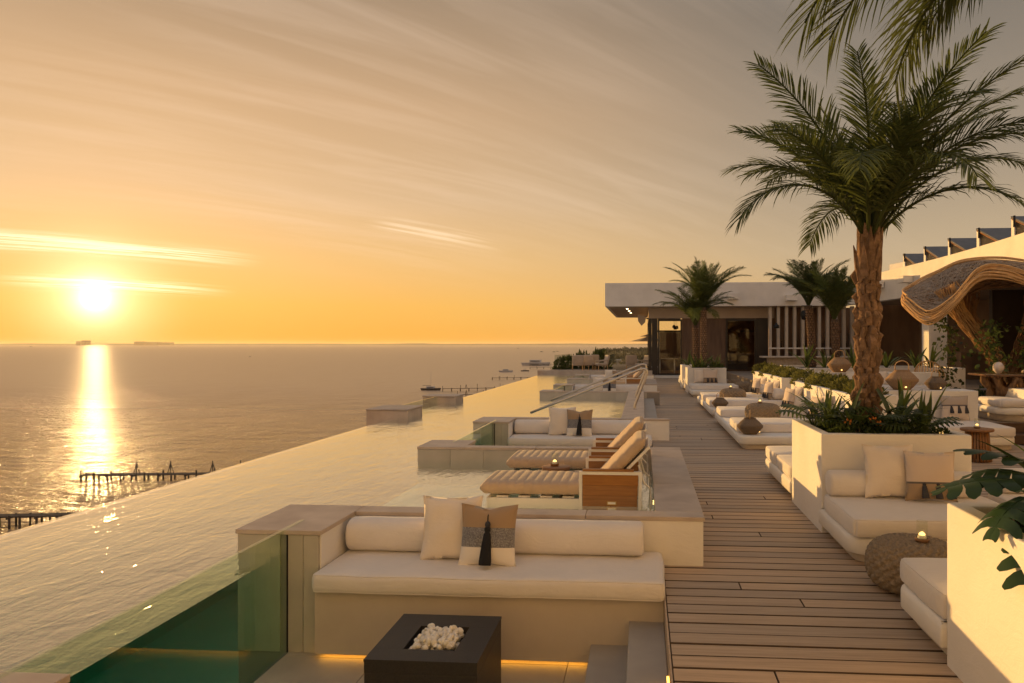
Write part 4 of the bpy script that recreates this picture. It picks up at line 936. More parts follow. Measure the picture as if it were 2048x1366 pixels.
# ------------------------------------------------------------------ restaurant building at the end of the deck
ZS, ZT = 3.243, 4.30
bld = thing('restaurant_building', 'flat-roofed white restaurant building with dark glass doors at the end of the deck', 'building', (4, 33.7, .1)); og = (4, 33.7, .1)
def BB(name, x0, x1, y0, y1, z0, z1, mat, parent=bld, bev=.006): return BX(name, x0, x1, y0, y1, z0, z1, mat, parent, bev, 2, og)
BB('roof_slab', -1.71, 9.05, 32.7, 46.5, ZS, ZT, 'stucco', bev=.012)
BB('soffit', -1.55, 9.0, 32.9, 46.3, ZS - .012, ZS - .002, 'ceiling', bev=0)
for k in range(3): 
    v, f = lathe([(.05, 0), (.05, .012)], 12); MO('downlight', v, f, 'downlight', bld, False, (-.75 + .05 * k - og[0], 34.6 + 2.2 * k - og[1], ZS - .028 - og[2]))
BB('lintel', .26, 6.0, 33.70, 33.98, 2.735, ZS - .014, 'ceiling'); BB('corner_post', .252, .40, 33.71, 34.0, .11, 2.733, 'frame_dark')
def pane(x0, x1, glass='glass_smoke', z0=.14, z1=2.70, fr=.07):
    f_ = BB('door', x0, x0 + fr, 33.74, 33.86, .11, 2.733, 'frame_dark'); o2 = tuple(Vector(og) + f_.location)
    for a in ((x1 - fr, x1, z0, z1), (x0 + fr + .002, x1 - fr - .002, z0 - .03, z0 + .05), (x0 + fr + .002, x1 - fr - .002, z1 - .09, z1 + .03)): BX('frame', a[0], a[1], 33.745, 33.855, a[2], a[3], 'frame_dark', f_, .004, 1, o2)
    BX('pane', x0 + fr, x1 - fr, 33.795, 33.805, z0 + .05, z1 - .09, glass, f_, 0, 1, o2); return f_
BB('dark_panel', .41, .68, 33.75, 33.9, .11, 2.733, 'frame_dark')
pane(.69, 1.80, 'glass'); BB('rust_panel', 1.81, 3.80, 33.80, 33.92, .11, 2.733, 'rust_panel'); pane(3.81, 5.18); BB('dark_panel', 5.19, 5.90, 33.78, 33.9, .11, 2.733, 'frame_dark')
BB('side_beam', .26, .50, 33.99, 44, 2.735, ZS - .014, 'ceiling')
for k in range(5): BB('side_post', .27, .36, 34.4 + 2.3 * k, 34.5 + 2.3 * k, .11, 2.733, 'frame_dark')
BB('room_floor', .4, 9.0, 33.95, 44.0, .102, .112, 'interior', bev=0)
BB('back_panel', .92, 5.0, 40.0, 40.2, .113, 2.20, 'rust_panel'); BB('back_beam', .5, 9.0, 39.98, 40.22, 2.205, 2.30, 'frame_dark'); BB('back_wall', 2.2, 9.0, 40.3, 40.5, .113, 3.2, 'interior'); BB('back_trim', .86, .918, 39.99, 40.18, .113, 2.2, 'stucco')
# interior: pale counter and arch seen through the door
BB('counter', 3.9, 5.1, 36.0, 36.6, .113, 1.02, 'slate_grey'); BB('counter_top', 3.85, 5.15, 35.95, 36.65, 1.021, 1.06, 'table_wood')
ar = [(4.5 + .55 * math.cos(PI * k / 16), 0, 1.7 + .55 * math.sin(PI * k / 16)) for k in range(17)]; v, f = tube([(5.05, 0, .1)] + ar + [(3.95, 0, .1)], .05, 8); MO('arch', [(a - og[0], 38.5 - og[1], c - og[2]) for a, b, c in v], f, 'cane', bld, True)
for k in range(9):
    o = thing('wine_glass', ORD[k] + ' wine glass from the left on the table inside the left door', 'glass', (.80 + .085 * k, 34.7 + .06 * (k % 3), .86), 0, 'wine glasses inside the left glass door'); v, f = lathe([(.035, 0), (.034, .004), (.006, .008), (.005, .08), (.02, .10), (.036, .14), (.032, .20)], 12, True, False); MO('bowl', v, f, 'glass', o, True)
t = thing('dining_table', 'table with glasses just inside the left glass door', 'table', (1.15, 34.75, .112)); 
for x in (-.35, .35): 
    v, f = tube([(x, 0, 0), (x, 0, .72)], .03, 8); MO('leg', v, f, 'white_metal', t, True)
BX('top', -.5, .5, -.3, .3, .721, .747, 'driftwood', t, .008)
t = thing('pendant_lamp', 'cluster of dark pendant shades behind the left glass door', 'lamp', (1.55, 36.5, 2.35))
for k, (a, b) in enumerate(((0, 0), (.14, .05), (.05, -.1))): v, f = lathe([(.02, .16), (.07, .12), (.085, .06), (.08, 0)], 14, False, True); MO('shade', v, f, 'black', t, True, (a, b, -.04 * k)); v, f = tube([(a, b, .15 - .04 * k), (a, b, .9)], .006, 5); MO('cord', v, f, 'black', t, True)
# slatted bar screen
scr = thing('slat_screen', 'pale vertical slat screen of the bar beside the dark doors', 'screen', (8, 32.6, .1)); og2 = (8, 32.6, .1)
xs_ = [5.62 + .36 * k for k in range(14)]
for x in xs_: BX('slat', x, x + .13, 32.95, 33.2, .30, ZS - .014, 'base_stone', scr, .006, 1, og2)
BX('rail', 5.6, 10.4, 32.90, 32.948, 1.33, 1.39, 'stucco', scr, .004, 1, og2)
BX('back_wall', 5.6, 10.6, 34.2, 34.4, .3, ZS - .02, 'interior', scr, 0, 1, og2)
for k, x in enumerate(xs_[:-1]): BX('panel', x + .165, x + .30, 33.9, 34.0, .5, 2.05, 'ceiling', scr, .004, 1, og2)
for k in range(13):
    x = xs_[k] + .22 + .05 * math.sin(k * 2.3); o = thing('bottle', ORD[k] + ' dark bottle from the left on the bar shelf behind the slats', 'bottle', (x, 33.0 + .35, 1.345), 0, 'bottles on the bar shelf'); v, f = lathe([(.038, 0), (.04, .01), (.04, .19), (.03, .23), (.014, .26), (.013, .33), (.015, .335)], 12); MO('glass_body', v, f, 'bottle', o, True)
t = thing('bar_shelf', 'shelf carrying the bottles behind the pale slats', 'shelf'); BX('board', 5.7, 10.3, 33.25, 33.5, 1.30, 1.343, 'table_wood', t, .004)
t = thing('bar_counter', 'pale stone bar counter in front of the slat screen', 'counter', (6, 31, .3)); BX('top', 4.95, 9.0, 30.6, 31.4, .98, 1.04, 'base_stone', t, .01, org=(6, 31, .3)); 
for k in range(6): BX('front_panel', 5.25 + .6 * k, 5.846 + .6 * k, 30.8, 31.3, .301, .978, 'driftwood', t, .004, 1, org=(6, 31, .3))
# fittings on the facade
def spot(x, y, z, rz, label, par=None):
    t = thing('facade_spotlight', label, 'spotlight', (x, y, z), rz, 'box spotlights on the white fascias'); BX('housing', -.24, .24, -.36, -.02, -.12, .10, 'stucco', t, .012); BX('hood', -.25, .25, -.37, -.0, .101, .115, 'stucco', t, .004); BX('bracket', -.06, .06, -.02, .0, -.06, .06, 'white_metal', t, .004)
spot(3.98, 32.695, 3.66, 0, 'box spotlight on the fascia right of the far small palm'); spot(6.52, 32.695, 3.58, 0, 'box spotlight on the fascia partly behind the upper terrace palms')
def hung(x, y, z, label, s=1.0):
    t = thing('hanging_speaker', label, 'speaker', (x, y, z), 0, 'black ceiling speakers'); t.scale = (s, s, s); v, f = lathe([(.05, -.40), (.13, -.37), (.17, -.2), (.16, -.04), (.10, .02)], 16); MO('cabinet', v, f, 'black', t, True); v, f = tube([(0, 0, .0), (0, 0, .22)], .02, 6); MO('bracket', v, f, 'black', t, True); v, f = lathe([(.15, .20), (.15, .23)], 12); MO('mount', v, f, 'black', t)
hung(7.05, 32.3, 3.0, 'black speaker hanging in front of the slat screen', 1.0); hung(10.3, 24.6, 2.99, 'black speaker under the right-hand roof', 1.0)
t = thing('wall_speaker', 'pale wedge speaker on the corner under the roof overhang', 'speaker', (.05, 33.9, 2.62)); V = [(-.30, 0, .30), (.10, 0, .22), (.05, 0, -.05), (-.12, 0, -.22), (-.28, 0, .0)]; V = V + [(a, .3, c) for a, b, c in V]; MO('cabinet', V, [(0, 1, 2, 3, 4), (9, 8, 7, 6, 5), (0, 5, 6, 1), (1, 6, 7, 2), (2, 7, 8, 3), (3, 8, 9, 4), (4, 9, 5, 0)], 'ceiling', t); v, f = tube([(.1, .15, .12), (.25, .15, .12)], .03, 6); MO('bracket', v, f, 'black', t, True)
t = thing('pendant_lamp', 'small black pendant hanging in front of the slats', 'lamp', (5.85, 32.4, 2.25)); v, f = lathe([(.03, .24), (.06, .16), (.13, .12), (.14, 0)], 14, False); MO('shade', v, f, 'black', t, True); v, f = tube([(0, 0, .2), (0, 0, .98)], .008, 5); MO('cord', v, f, 'black', t, True)
# ------------------------------------------------------------------ right-hand wing: curved parapet, open loggia, rooflights
wing = thing('right_wing', 'long white wing with a curved fascia over an open loggia at the right', 'building', (10, 22, .3)); og3 = Vector((10, 22, .3))
plan = smoothcurve([(8.7, 32.4, 0), (9.0, 31.0, 0), (9.29, 29.2, 0), (9.53, 26.2, 0), (9.66, 23.6, 0), (9.65, 21.1, 0), (9.56, 18.8, 0), (9.35, 16.0, 0), (9.0, 13.0, 0), (8.6, 10.5, 0), (8.2, 7.0, 0), (8.0, 2.0, 0), (8.0, -2.9, 0)], 5)  # near end, out of view, extended to bounce fill from the right
def band(off0, off1, z0, z1, pl=plan):
    V, Fc = [], []; n = len(pl)
    for i, p in enumerate(pl):
        d = (pl[min(i + 1, n - 1)] - pl[max(i - 1, 0)]).normalized(); nn = Vector((-d.y, d.x, 0))   # points to +x
        for off, z in ((off0, z0), (off0, z1), (off1, z1), (off1, z0)): q = p + nn * off; V.append((q.x - og3.x, q.y - og3.y, z - og3.z))
    for i in range(n - 1):
        for k in range(4): k2 = (k + 1) % 4; Fc.append((i * 4 + k, (i + 1) * 4 + k, (i + 1) * 4 + k2, i * 4 + k2))
    Fc.append((0, 1, 2, 3)); Fc.append(tuple((n - 1) * 4 + k for k in (3, 2, 1, 0))); return V, Fc
MO('fascia', *band(0, .35, ZS, 4.36), 'stucco', wing, False); MO('loggia_ceiling', *band(.02, 5.5, ZS + .02, ZS + .2), 'ceiling', wing, False); MO('roof', *band(.36, 6.0, 4.1, 4.28), 'stucco', wing, False)
MO('loggia_wall', *band(3.6, 3.8, .3, ZS), 'interior', wing, False); BX('end_wall', 10.3, 14.5, 33.3, 33.5, .3, ZS + .05, 'interior', wing, 0, org=tuple(og3))
MO('upper_parapet', *band(2.2, 2.5, 4.3, 5.05, [p for p in plan if p.y > 28.5]), 'stucco', wing, False)
BX('column', 9.15, 9.72, 24.0, 24.6, .301, ZS + .02, 'stucco', wing, .01, org=tuple(og3)); BX('column', 9.2, 9.75, 17.6, 18.2, .301, ZS + .02, 'stucco', wing, .01, org=tuple(og3)); BX('near_wall', 8.25, 8.5, -2.9, 8.5, -.1, ZS + .02, 'stucco', wing, .01, org=tuple(og3))
BX('dark_opening', 10.6, 12.0, 22.9, 23.1, .301, 3.2, 'frame_dark', wing, 0, org=tuple(og3)); BX('sideboard', 11.2, 12.4, 26.5, 27.1, .301, 1.25, 'interior', wing, .01, org=tuple(og3))
for k in range(5):
    y_ = 29.6 - 2.12 * k; t = thing('rooflight', ['farthest', 'second farthest', 'middle', 'second nearest', 'nearest'][k] + ' of the sawtooth rooflights on the right-hand roof', 'rooflight', (10.35, y_, 4.28), 0, 'sawtooth rooflights on the roof'); hh = .84; L_ = 1.95
    MO('slate', [(-.05, .06, hh + .02), (1.9, .06, hh + .02), (1.9, -L_, .05), (-.05, -L_, .05), (-.05, .06, hh - .05), (1.9, .06, hh - .05), (1.9, -L_, -.02), (-.05, -L_, -.02)], [(0, 3, 2, 1), (4, 5, 6, 7), (0, 1, 5, 4), (1, 2, 6, 5), (2, 3, 7, 6), (3, 0, 4, 7)], 'slate_grey', t)
    MO('gable', [(0, -.12, hh - .10), (0, -L_ + .1, .0), (0, -.12, 0), (.05, -.12, hh - .10), (.05, -L_ + .1, 0), (.05, -.12, 0)], [(0, 2, 1), (3, 4, 5), (0, 1, 4, 3), (0, 3, 5, 2)], 'frame_dark', t)
    BX('post', -.04, .10, -.12, .05, 0, hh - .06, 'stucco', t, .004); v, f = tube([(-.03, .0, hh - .07), (-.03, -L_ + .05, .01)], .028, 6); MO('raking_beam', v, f, 'teak', t); v, f = tube([(-.06, -.16, hh - .32), (-.06, -.16, hh + .0)], .03, 6); MO('bracket', v, f, 'black', t)
for (u_, x, y, lab) in ((0, 9.30, 29.05, 'farther box spotlight on the curved fascia by the palm trunk'), (0, 9.50, 26.6, 'nearer box spotlight on the curved fascia left of the woven canopy')): spot(x, y, 3.85, R(-85), lab)
# cane chair seen behind the wall
t = thing('cane_chair', 'rounded cane chair back behind the lanterns wall', 'chair', (7.35, 20.2, .30))
t.location = (6.95, 18.2, .30); t.scale = (.85, .85, .85)
for k in range(15):
    a = PI * (.05 + .9 * k / 14); v, f = tube([(.42 * math.cos(a), .1 * math.sin(a), .35), (.40 * math.cos(a), .14 * math.sin(a), .55 + .42 * math.sin(a))], .013, 5); MO('back_cane', v, f, 'cane', t, True)
v, f = tube([(.42 * math.cos(PI * k / 20), .14 * math.sin(PI * k / 20), .55 + .43 * math.sin(PI * k / 20)) for k in range(21)], .02, 6); MO('back_hoop', v, f, 'cane', t, True)
v, f = lathe([(.38, .30), (.40, .33), (.40, .40), (.36, .42)], 20); MO('seat', v, f, 'chair_fab', t, True)
for a in (.7, 2.4, 3.9, 5.5): v, f = tube([(.34 * math.cos(a), .34 * math.sin(a), 0), (.34 * math.cos(a), .34 * math.sin(a), .31)], .018, 6); MO('leg', v, f, 'cane', t, True)
# ------------------------------------------------------------------ palms
def frond_vf(L_, e0, droop, nl=54, leaf=.36, lw=.017, seed=0, sag=.25, start=.16, vee=.35):
    """pinnate frond: rachis leaves the origin along +X at pitch e0 and bends down"""
    q = random.Random(seed); n = 26; P, T = [], []; p = Vector((0, 0, 0)); side = q.uniform(-.12, .12)
    for i in range(n + 1):
        s = i / n; e = e0 - droop * s ** 1.35; yaw = side * s; d = Vector((math.cos(e) * math.cos(yaw), math.cos(e) * math.sin(yaw), math.sin(e)))
        P.append(p.copy()); T.append(d); p = p + d * (L_ / n)
    V, Fc = tube(P, [.016 * (1 - .8 * i / n) * (L_ / 1.6) + .0015 for i in range(n + 1)], 5)
    V = list(V); leafF = []
    for k in range(nl):
        s = start + (1 - start) * (k + .5) / nl; fi = s * n; i = min(int(fi), n - 1); f = fi - i
        p = P[i].lerp(P[i + 1], f); t = T[i].lerp(T[i + 1], f).normalized(); up = Vector((0, 0, 1)); b = t.cross(up).normalized(); nn = b.cross(t).normalized()
        prof = min(1, (s - start + .05) * 5) ** .6 * (1 - .62 * max(0, (s - .45) / .55) ** 1.6)
        for sd in (-1, 1):
            l = leaf * prof * q.uniform(.85, 1.1); fwd = R(58 - 26 * s) * q.uniform(.85, 1.15); ve = vee * q.uniform(.4, 1.5) - .1 * s
            d = (t * math.cos(fwd) + b * sd * math.sin(fwd) * math.cos(ve) + nn * math.sin(ve) * math.sin(fwd)).normalized()
            w = d.cross(nn).normalized(); tw = q.uniform(-.6, .6); w = (w * math.cos(tw) + nn * math.sin(tw)).normalized() * lw * (1.1 - .3 * s)
            g = Vector((0, 0, -1)) * l * sag * q.uniform(.6, 1.5); o = len(V)
            m1_ = p + d * l * .45 + g * .18; m2_ = p + d * l * .8 + g * .62; tip = p + d * l + g * 1.15
            V += [tuple(x) for x in (p - w * .45, p + w * .45, m1_ + w, m1_ - w, m2_ + w * .62, m2_ - w * .62, tip)]
            Fc += [(o, o + 1, o + 2, o + 3), (o + 3, o + 2, o + 4, o + 5), (o + 5, o + 4, o + 6)]
    return V, Fc
def mesh_of(name, vf, mat, smooth=True):
    o = MO(name, *vf, mat, None, smooth); me = o.data; bpy.data.objects.remove(o); return me
FROND = {}
def frond_mesh(cls, v, L_):
    k = (cls, v, L_)
    if k not in FROND:
        e0, dr, lf, sag = {'up': (1.42, .45, .32, .10), 'high': (1.22, .85, .38, .18), 'mid': (1.14, 1.40, .41, .24), 'low': (.98, 2.0, .39, .30), 'hang': (.35, 1.9, .36, .4)}[cls]
        q = random.Random(v * 13 + len(cls)); FROND[k] = mesh_of('frond', frond_vf(L_, e0 + q.uniform(-.1, .1), dr + q.uniform(-.15, .2), 72, lf * L_ / 1.6, .0082 if L_ < 2 else .0072, v * 31 + 5, sag), 'palm_leaf', False)
    return FROND[k]
def boot_mesh(w_, h_, p_):
    # old leaf base: a stubby upward wedge with a cut, frayed top, attached at y=0 facing -Y
    V = [(-w_ * .5, .02, 0), (w_ * .5, .02, 0), (w_ * .42, -p_ * .55, .0), (-w_ * .42, -p_ * .55, 0), (-w_ * .56, .02, h_ * .62), (w_ * .56, .02, h_ * .62), (w_ * .5, -p_, h_ * .60), (0.04 * w_, -p_ * 1.25, h_ * .68), (-w_ * .5, -p_, h_ * .56), (-w_ * .34, -.2 * p_, h_), (w_ * .36, -.2 * p_, h_ * .95)]
    Fc = [(3, 2, 1, 0), (0, 4, 8, 3), (2, 6, 5, 1), (3, 8, 7), (3, 7, 2), (2, 7, 6), (8, 9, 7), (7, 9, 10), (7, 10, 6), (4, 9, 8), (6, 10, 5), (4, 5, 10, 9), (0, 1, 5, 4)]
    return mesh_of('leaf_base', (V, Fc), 'bark', False)
def palm(x, y, z0, zc, rad, L_, label, nf=40, boots=0, seed=0, lean=(0, 0), detail=True, group=None, dry=3, spec=None):
    t = thing('palm_tree', label, 'palm tree', (x, y, z0), 0, group); q = random.Random(seed); q3 = random.Random(5); H_ = zc - z0
    ctr = lambda s: Vector((lean[0] * s * s, lean[1] * s * s, H_ * s))
    n = 14; pts = [ctr(i / n) for i in range(n + 1)]; rads = [rad * (1.06 - .12 * i / n) + .01 * math.sin(i * 2.2) * rad for i in range(n + 1)]
    trunk = MO('trunk', *tube(pts, rads, 18), 'bark_dark', t, True)
    if boots:
        rows = boots; per = 9; ms_ = [boot_mesh(2 * PI * rad / per * 1.02 * a, H_ * .86 / rows * b, rad * .44 * c_) for a, b, c_ in ((1, 1.55, 1), (.92, 1.75, 1.15), (1.05, 1.45, .85))]
        for r_ in range(rows):
            s = .0 + .82 * r_ / rows; c = ctr(s)
            for k in range(per):
                a = 2 * PI * (k + .5 * (r_ % 2)) / per + q.uniform(-.07, .07); rr_ = rad * (1.05 - .12 * s)
                share('leaf_base', q.choice(ms_), trunk, (c.x + rr_ * math.cos(a), c.y + rr_ * math.sin(a), c.z + q.uniform(-.012, .012)), (q.uniform(-.22, .22), q.uniform(-.2, .2), a + PI / 2 + q3.uniform(-.15, .15)), (q.uniform(.75, 1.2), q.uniform(.6, 1.5), q.uniform(.7, 1.35)))
        # long fibrous sheaths under the crown
        sh = mesh_of('leaf_sheath', ([(-.055, .02, 0), (.055, .02, 0), (.05, -.035, .0), (-.05, -.035, 0), (-.035, 0, .2), (.035, 0, .2), (.03, -.05, .2), (-.03, -.05, .2), (-.006, -.05, .36), (.008, -.055, .36)], [(3, 2, 1, 0), (0, 4, 7, 3), (2, 6, 5, 1), (3, 7, 6, 2), (0, 1, 5, 4), (4, 8, 7), (7, 8, 9, 6), (6, 9, 5), (4, 5, 9, 8)]), 'bark', False)
        for r_ in range(4):
            for k in range(8):
                a = 2 * PI * (k + .5 * (r_ % 2)) / 8 + q.uniform(-.1, .1); s = .80 + .05 * r_; c = ctr(s); rr_ = rad * (.98 - .04 * r_)
                share('leaf_sheath', sh, trunk, (c.x + rr_ * math.cos(a), c.y + rr_ * math.sin(a), c.z), (q.uniform(-.06, .06), q.uniform(-.1, .1), a + PI / 2), (q.uniform(.6, .9), .8, q.uniform(.6, .95)))
    elif detail:
        vf = []; rows = int(H_ / .075); per = 9
        for r_ in range(rows):
            s = .02 + .93 * r_ / rows; c = ctr(s)
            for k in range(per):
                a = 2 * PI * (k + .5 * (r_ % 2)) / per; rr_ = rad * (1.02 - .1 * s); w_ = .8 * PI * rad / per; o = Vector((math.cos(a), math.sin(a), 0)); sd = Vector((-math.sin(a), math.cos(a), 0)); b = c + o * rr_
                vf.append(([tuple(b - sd * w_ - o * .01), tuple(b + sd * w_ - o * .01), tuple(b + sd * w_ * 1.1 + o * rad * .22 + Vector((0, 0, .055))), tuple(b - sd * w_ * 1.1 + o * rad * .22 + Vector((0, 0, .055))), tuple(b + Vector((0, 0, .085)))], [(0, 1, 2, 3), (3, 2, 4), (0, 3, 4), (1, 4, 2)]))
        stuff(MO('leaf_scars', *join(*vf), 'bark', trunk, False))
    cp_ = ctr(1.0); cls_order = ['up', 'high', 'mid', 'low', 'hang']
    for i in range(nf):
        s = (i + .5) / nf; cls = 'up' if s < .14 else 'high' if s < .40 else 'mid' if s < .70 else 'low' if s < .93 else 'hang'
        if spec: cls = spec(s)
        a = i * 2.39996 + seed; me = frond_mesh(cls, i % 4, L_); o = share('frond', me, t, (cp_.x + .03 * math.cos(a), cp_.y + .03 * math.sin(a), cp_.z + .10 * (1 - s)), (q.uniform(-.22, .22), q.uniform(-.08, .08), a + q.uniform(-.15, .15))); k = q.uniform(.88, 1.1) * (.82 if cls in ('up', 'hang') else 1); o.scale = (k, k, k)
    return t
def mainspec(s): return 'up' if s < .12 else 'high' if s < .46 else 'mid' if s < .84 else 'low'
palm(2.02, 6.72, .75, 2.46, .076, 1.68, 'big palm with a shaggy trunk in the white planter at the right', 36, 19, 2, (.02, 0), spec=mainspec)
palm(2.36, 3.05, .73, 3.10, .10, 2.2, 'palm at the top right whose drooping fronds hang into view', 54, 0, 4, (0, 0), spec=lambda s: 'high' if s < .10 else 'mid' if s < .35 else 'low')
palm(1.93, 23.35, .74, 2.72, .092, 1.75, 'front small palm in the far planter before the glass doors', 26, 0, 1.0, (.0, 0), spec=lambda s: 'up' if s < .45 else 'high' if s < .85 else 'mid')
palm(1.72, 23.75, .74, 2.15, .088, 1.6, 'shorter palm just behind the front one in the far planter', 24, 0, 2.2, (-.02, .02), spec=lambda s: 'high' if s < .5 else 'mid' if s < .9 else 'low')
palm(5.06, 19.5, .88, 2.20, .10, 1.55, 'right of the two palms on the upper terrace, beside the big trunk', 30, 0, 3.1, (-.03, 0), spec=lambda s: 'up' if s < .35 else 'high' if s < .8 else 'mid')
palm(4.70, 20.6, .88, 2.62, .10, 1.5, 'left of the two palms on the upper terrace', 26, 0, 4.4, (-.10, 0), spec=lambda s: 'up' if s < .2 else 'high' if s < .6 else 'mid')

# ------------------------------------------------------------------ plants
def strap_vf(L_, w_, e0, droop, seed=0):
    n = 9; p = Vector((0, 0, 0)); V, Fc = [], []
    for i in range(n + 1):
        s = i / n; e = e0 - droop * s ** 1.6; d = Vector((math.cos(e), 0, math.sin(e))); nn = Vector((-d.z, 0, d.x)); ww = w_ * (.45 + 1.1 * s if s < .45 else .945 * (1 - ((s - .45) / .55) ** 1.7) + .0) ; ww = max(ww, .001)
        for y_, z_ in ((-1, .28), (0, 0), (1, .28)): V.append(tuple(p + Vector((0, y_ * ww / 2, 0)) + nn * ww * .5 * z_))
        p = p + d * (L_ / n)
    for i in range(n):
        for k in range(2): a = i * 3 + k; Fc.append((a, a + 1, a + 4, a + 3))
    return V, Fc
STRAP = [mesh_of('leaf', strap_vf(.46, .050, 1.35, .35), 'strap_leaf'), mesh_of('leaf', strap_vf(.50, .052, 1.1, .75), 'strap_leaf'), mesh_of('leaf', strap_vf(.48, .048, .8, .8), 'strap_leaf'), mesh_of('leaf', strap_vf(.34, .045, 1.2, .5), 'strap_leaf')]
def strap_plant(x, y, z, n, s, label, seed=0, amin=0, amax=2 * PI, group='strap-leaved plants'):
    t = thing('strap_plant', label, 'plant', (x, y, z), 0, group); q = random.Random(seed)
    for i in range(n):
        k = s * q.uniform(.75, 1.15); share('leaf', STRAP[q.randrange(4)], t, (q.uniform(-.03, .03), q.uniform(-.03, .03), 0), (q.uniform(-.25, .25), q.uniform(-.2, .2), amin + (amax - amin) * (i + q.uniform(.2, .8)) / n), (k, k, k))
    return t
def lobed_vf(L_, W_, nl, cut=.45, finger=.62, fold=.25, droop=.5):
    """split leaf lying along +X, lobes sweep forward; midrib arches down"""
    V, Fc = [], []
    def rib(s): 
        e = .10 - droop * s; return Vector((L_ * s * (1 - .12 * droop * s), 0, L_ * (.10 * s - droop * .5 * s * s)))
    for sd in (-1, 1):
        for k in range(nl):
            a, b = k / nl, (k + 1) / nl; c = (a + b) / 2; wid = W_ / 2 * (math.sin(PI * min(1, .18 + .80 * c)) ** .7) * (1.0 if k < nl - 1 else .55)
            swp = L_ * (-.10 + .34 * c); rows = [(0, 1, 0), (cut * .5, 1, .1), (cut, .98, .3), (cut + (1 - cut) * .4, finger, .6), (cut + (1 - cut) * .8, finger * .72, .9), (1, .10, 1.05)]
            o = len(V)
            for (f, wf, sw) in rows:
                m = rib(c); h = (b - a) * L_ / 2 * wf * (1.0 if f <= cut else 1.15); y_ = sd * wid * f; z_ = m.z + wid * f * fold - wid * f * f * (fold + droop * .5)
                r0, r1 = rib(max(0, c - h / L_)), rib(min(1, c + h / L_)); x0_, x1_ = r0.x + swp * sw * wid / (W_ / 2), r1.x + swp * sw * wid / (W_ / 2)
                V.append((x0_, y_, z_ + (r0.z - m.z))); V.append((x1_, y_, z_ + (r1.z - m.z)))
            for i in range(len(rows) - 1):
                q_ = (o + 2 * i, o + 2 * i + 1, o + 2 * i + 3, o + 2 * i + 2); Fc.append(q_ if sd > 0 else tuple(reversed(q_)))
    st = tube([rib(s_ / 6) + Vector((0, 0, -.002)) for s_ in range(7)], [.006 * (1.2 - s_ / 6) for s_ in range(7)], 5); return join((V, Fc), st)
MONS = [mesh_of('leaf', lobed_vf(.34, .36, 5, .58, .90, .22, .45), 'broad_leaf'), mesh_of('leaf', lobed_vf(.30, .32, 5, .55, .90, .15, .75), 'broad_leaf')]
PHIL = [mesh_of('leaf', lobed_vf(.30, .26, 9, .28, .62, .3, .5), 'strap_leaf'), mesh_of('leaf', lobed_vf(.26, .22, 8, .28, .62, .25, .8), 'low_leaf')]
def broad_plant(x, y, z, leaves, meshes, label, mat='broad_leaf', name='split_leaf_plant'):
    """leaves: (azimuth deg, stem length, stem elevation deg, leaf pitch deg, scale)"""
    t = thing(name, label, 'plant', (x, y, z))
    for i, (az_, sl_, el_, pt, sc) in enumerate(leaves):
        a = R(az_); e = R(el_); tip = Vector((math.cos(a) * math.cos(e), math.sin(a) * math.cos(e), math.sin(e))) * sl_
        st = MO('stem', *tube(smoothcurve([(0, 0, 0), tip * .5 + Vector((0, 0, .04)), tip], 4), .006, 5), mat, t, True)
        share('leaf', meshes[i % len(meshes)], t, tip, (random.uniform(-.2, .2), -R(pt), a), (sc, sc, sc))
    return t
def shrub_vf(rx, ry, rz, n, ls, seed=0, top=False):
    q = random.Random(seed); V, Fc = [], []
    for i in range(n):
        while True:
            d = Vector((q.uniform(-1, 1), q.uniform(-1, 1), q.uniform(-.3, 1)))
            if .2 < d.length < 1: break
        d.normalize(); rr_ = q.uniform(.55, 1.0) ** .6 * (1 + .22 * mnoise.noise(d * 2.3 + Vector((seed, 0, 0)))); p = Vector((d.x * rx, d.y * ry, max(0, d.z) * rz)) * rr_
        ax = (d + Vector((q.uniform(-.8, .8), q.uniform(-.8, .8), q.uniform(-.1, .9)))).normalized(); b = ax.cross(Vector((q.uniform(-1, 1), q.uniform(-1, 1), q.uniform(-1, 1)))).normalized(); nn = ax.cross(b); l = ls * q.uniform(.7, 1.3); o = len(V)
        V += [tuple(x) for x in (p, p + ax * l * .45 + b * l * .24 + nn * l * .06, p + ax * l, p + ax * l * .45 - b * l * .24 + nn * l * .06)]; Fc += [(o, o + 1, o + 2), (o, o + 2, o + 3)]
    return V, Fc
SHR = [mesh_of('foliage', shrub_vf(1, 1, 1, 1100, .20, k), 'shrub_leaf', False) for k in range(3)]; LOW = [mesh_of('foliage', shrub_vf(1, 1, 1, 500, .30, k + 9), 'low_leaf', False) for k in range(3)]
TWIG = mesh_of('stems', join(*[tube([(0, 0, -.1), (.5 * math.cos(a), .5 * math.sin(a), .6)], .03, 4) for a in (0, 1.3, 2.6, 3.9, 5.2)]), 'bark_dark')
def shrub(x, y, z, s, label, ms_=SHR, k=0, group=None):
    t = thing('shrub', label, 'shrub', (x, y, z), k * 1.3, group); share('foliage', ms_[k % 3], t, (0, 0, 0), (0, 0, 0), (s, s * .95, s * .85)); share('stems', TWIG, t, (0, 0, 0), (0, 0, 0), (s, s, s * .8)); return t
for bed, y0_, y1_, n_ in (('nearer', 10.95, 14.75, 9), ('farther', 16.25, 19.9, 9)):
    for i in range(n_):
        shrub(3.30 + .06 * math.sin(i * 2.1), y0_ + (y1_ - y0_) * i / (n_ - 1), .76, .27 + .04 * math.sin(i * 1.7), ['first', 'second', 'third', 'fourth', 'fifth', 'sixth', 'seventh', 'eighth', 'ninth'][i] + ' clipped shrub from the near end of the ' + bed + ' daybed planter', SHR, i, 'clipped shrubs in the planter walls')
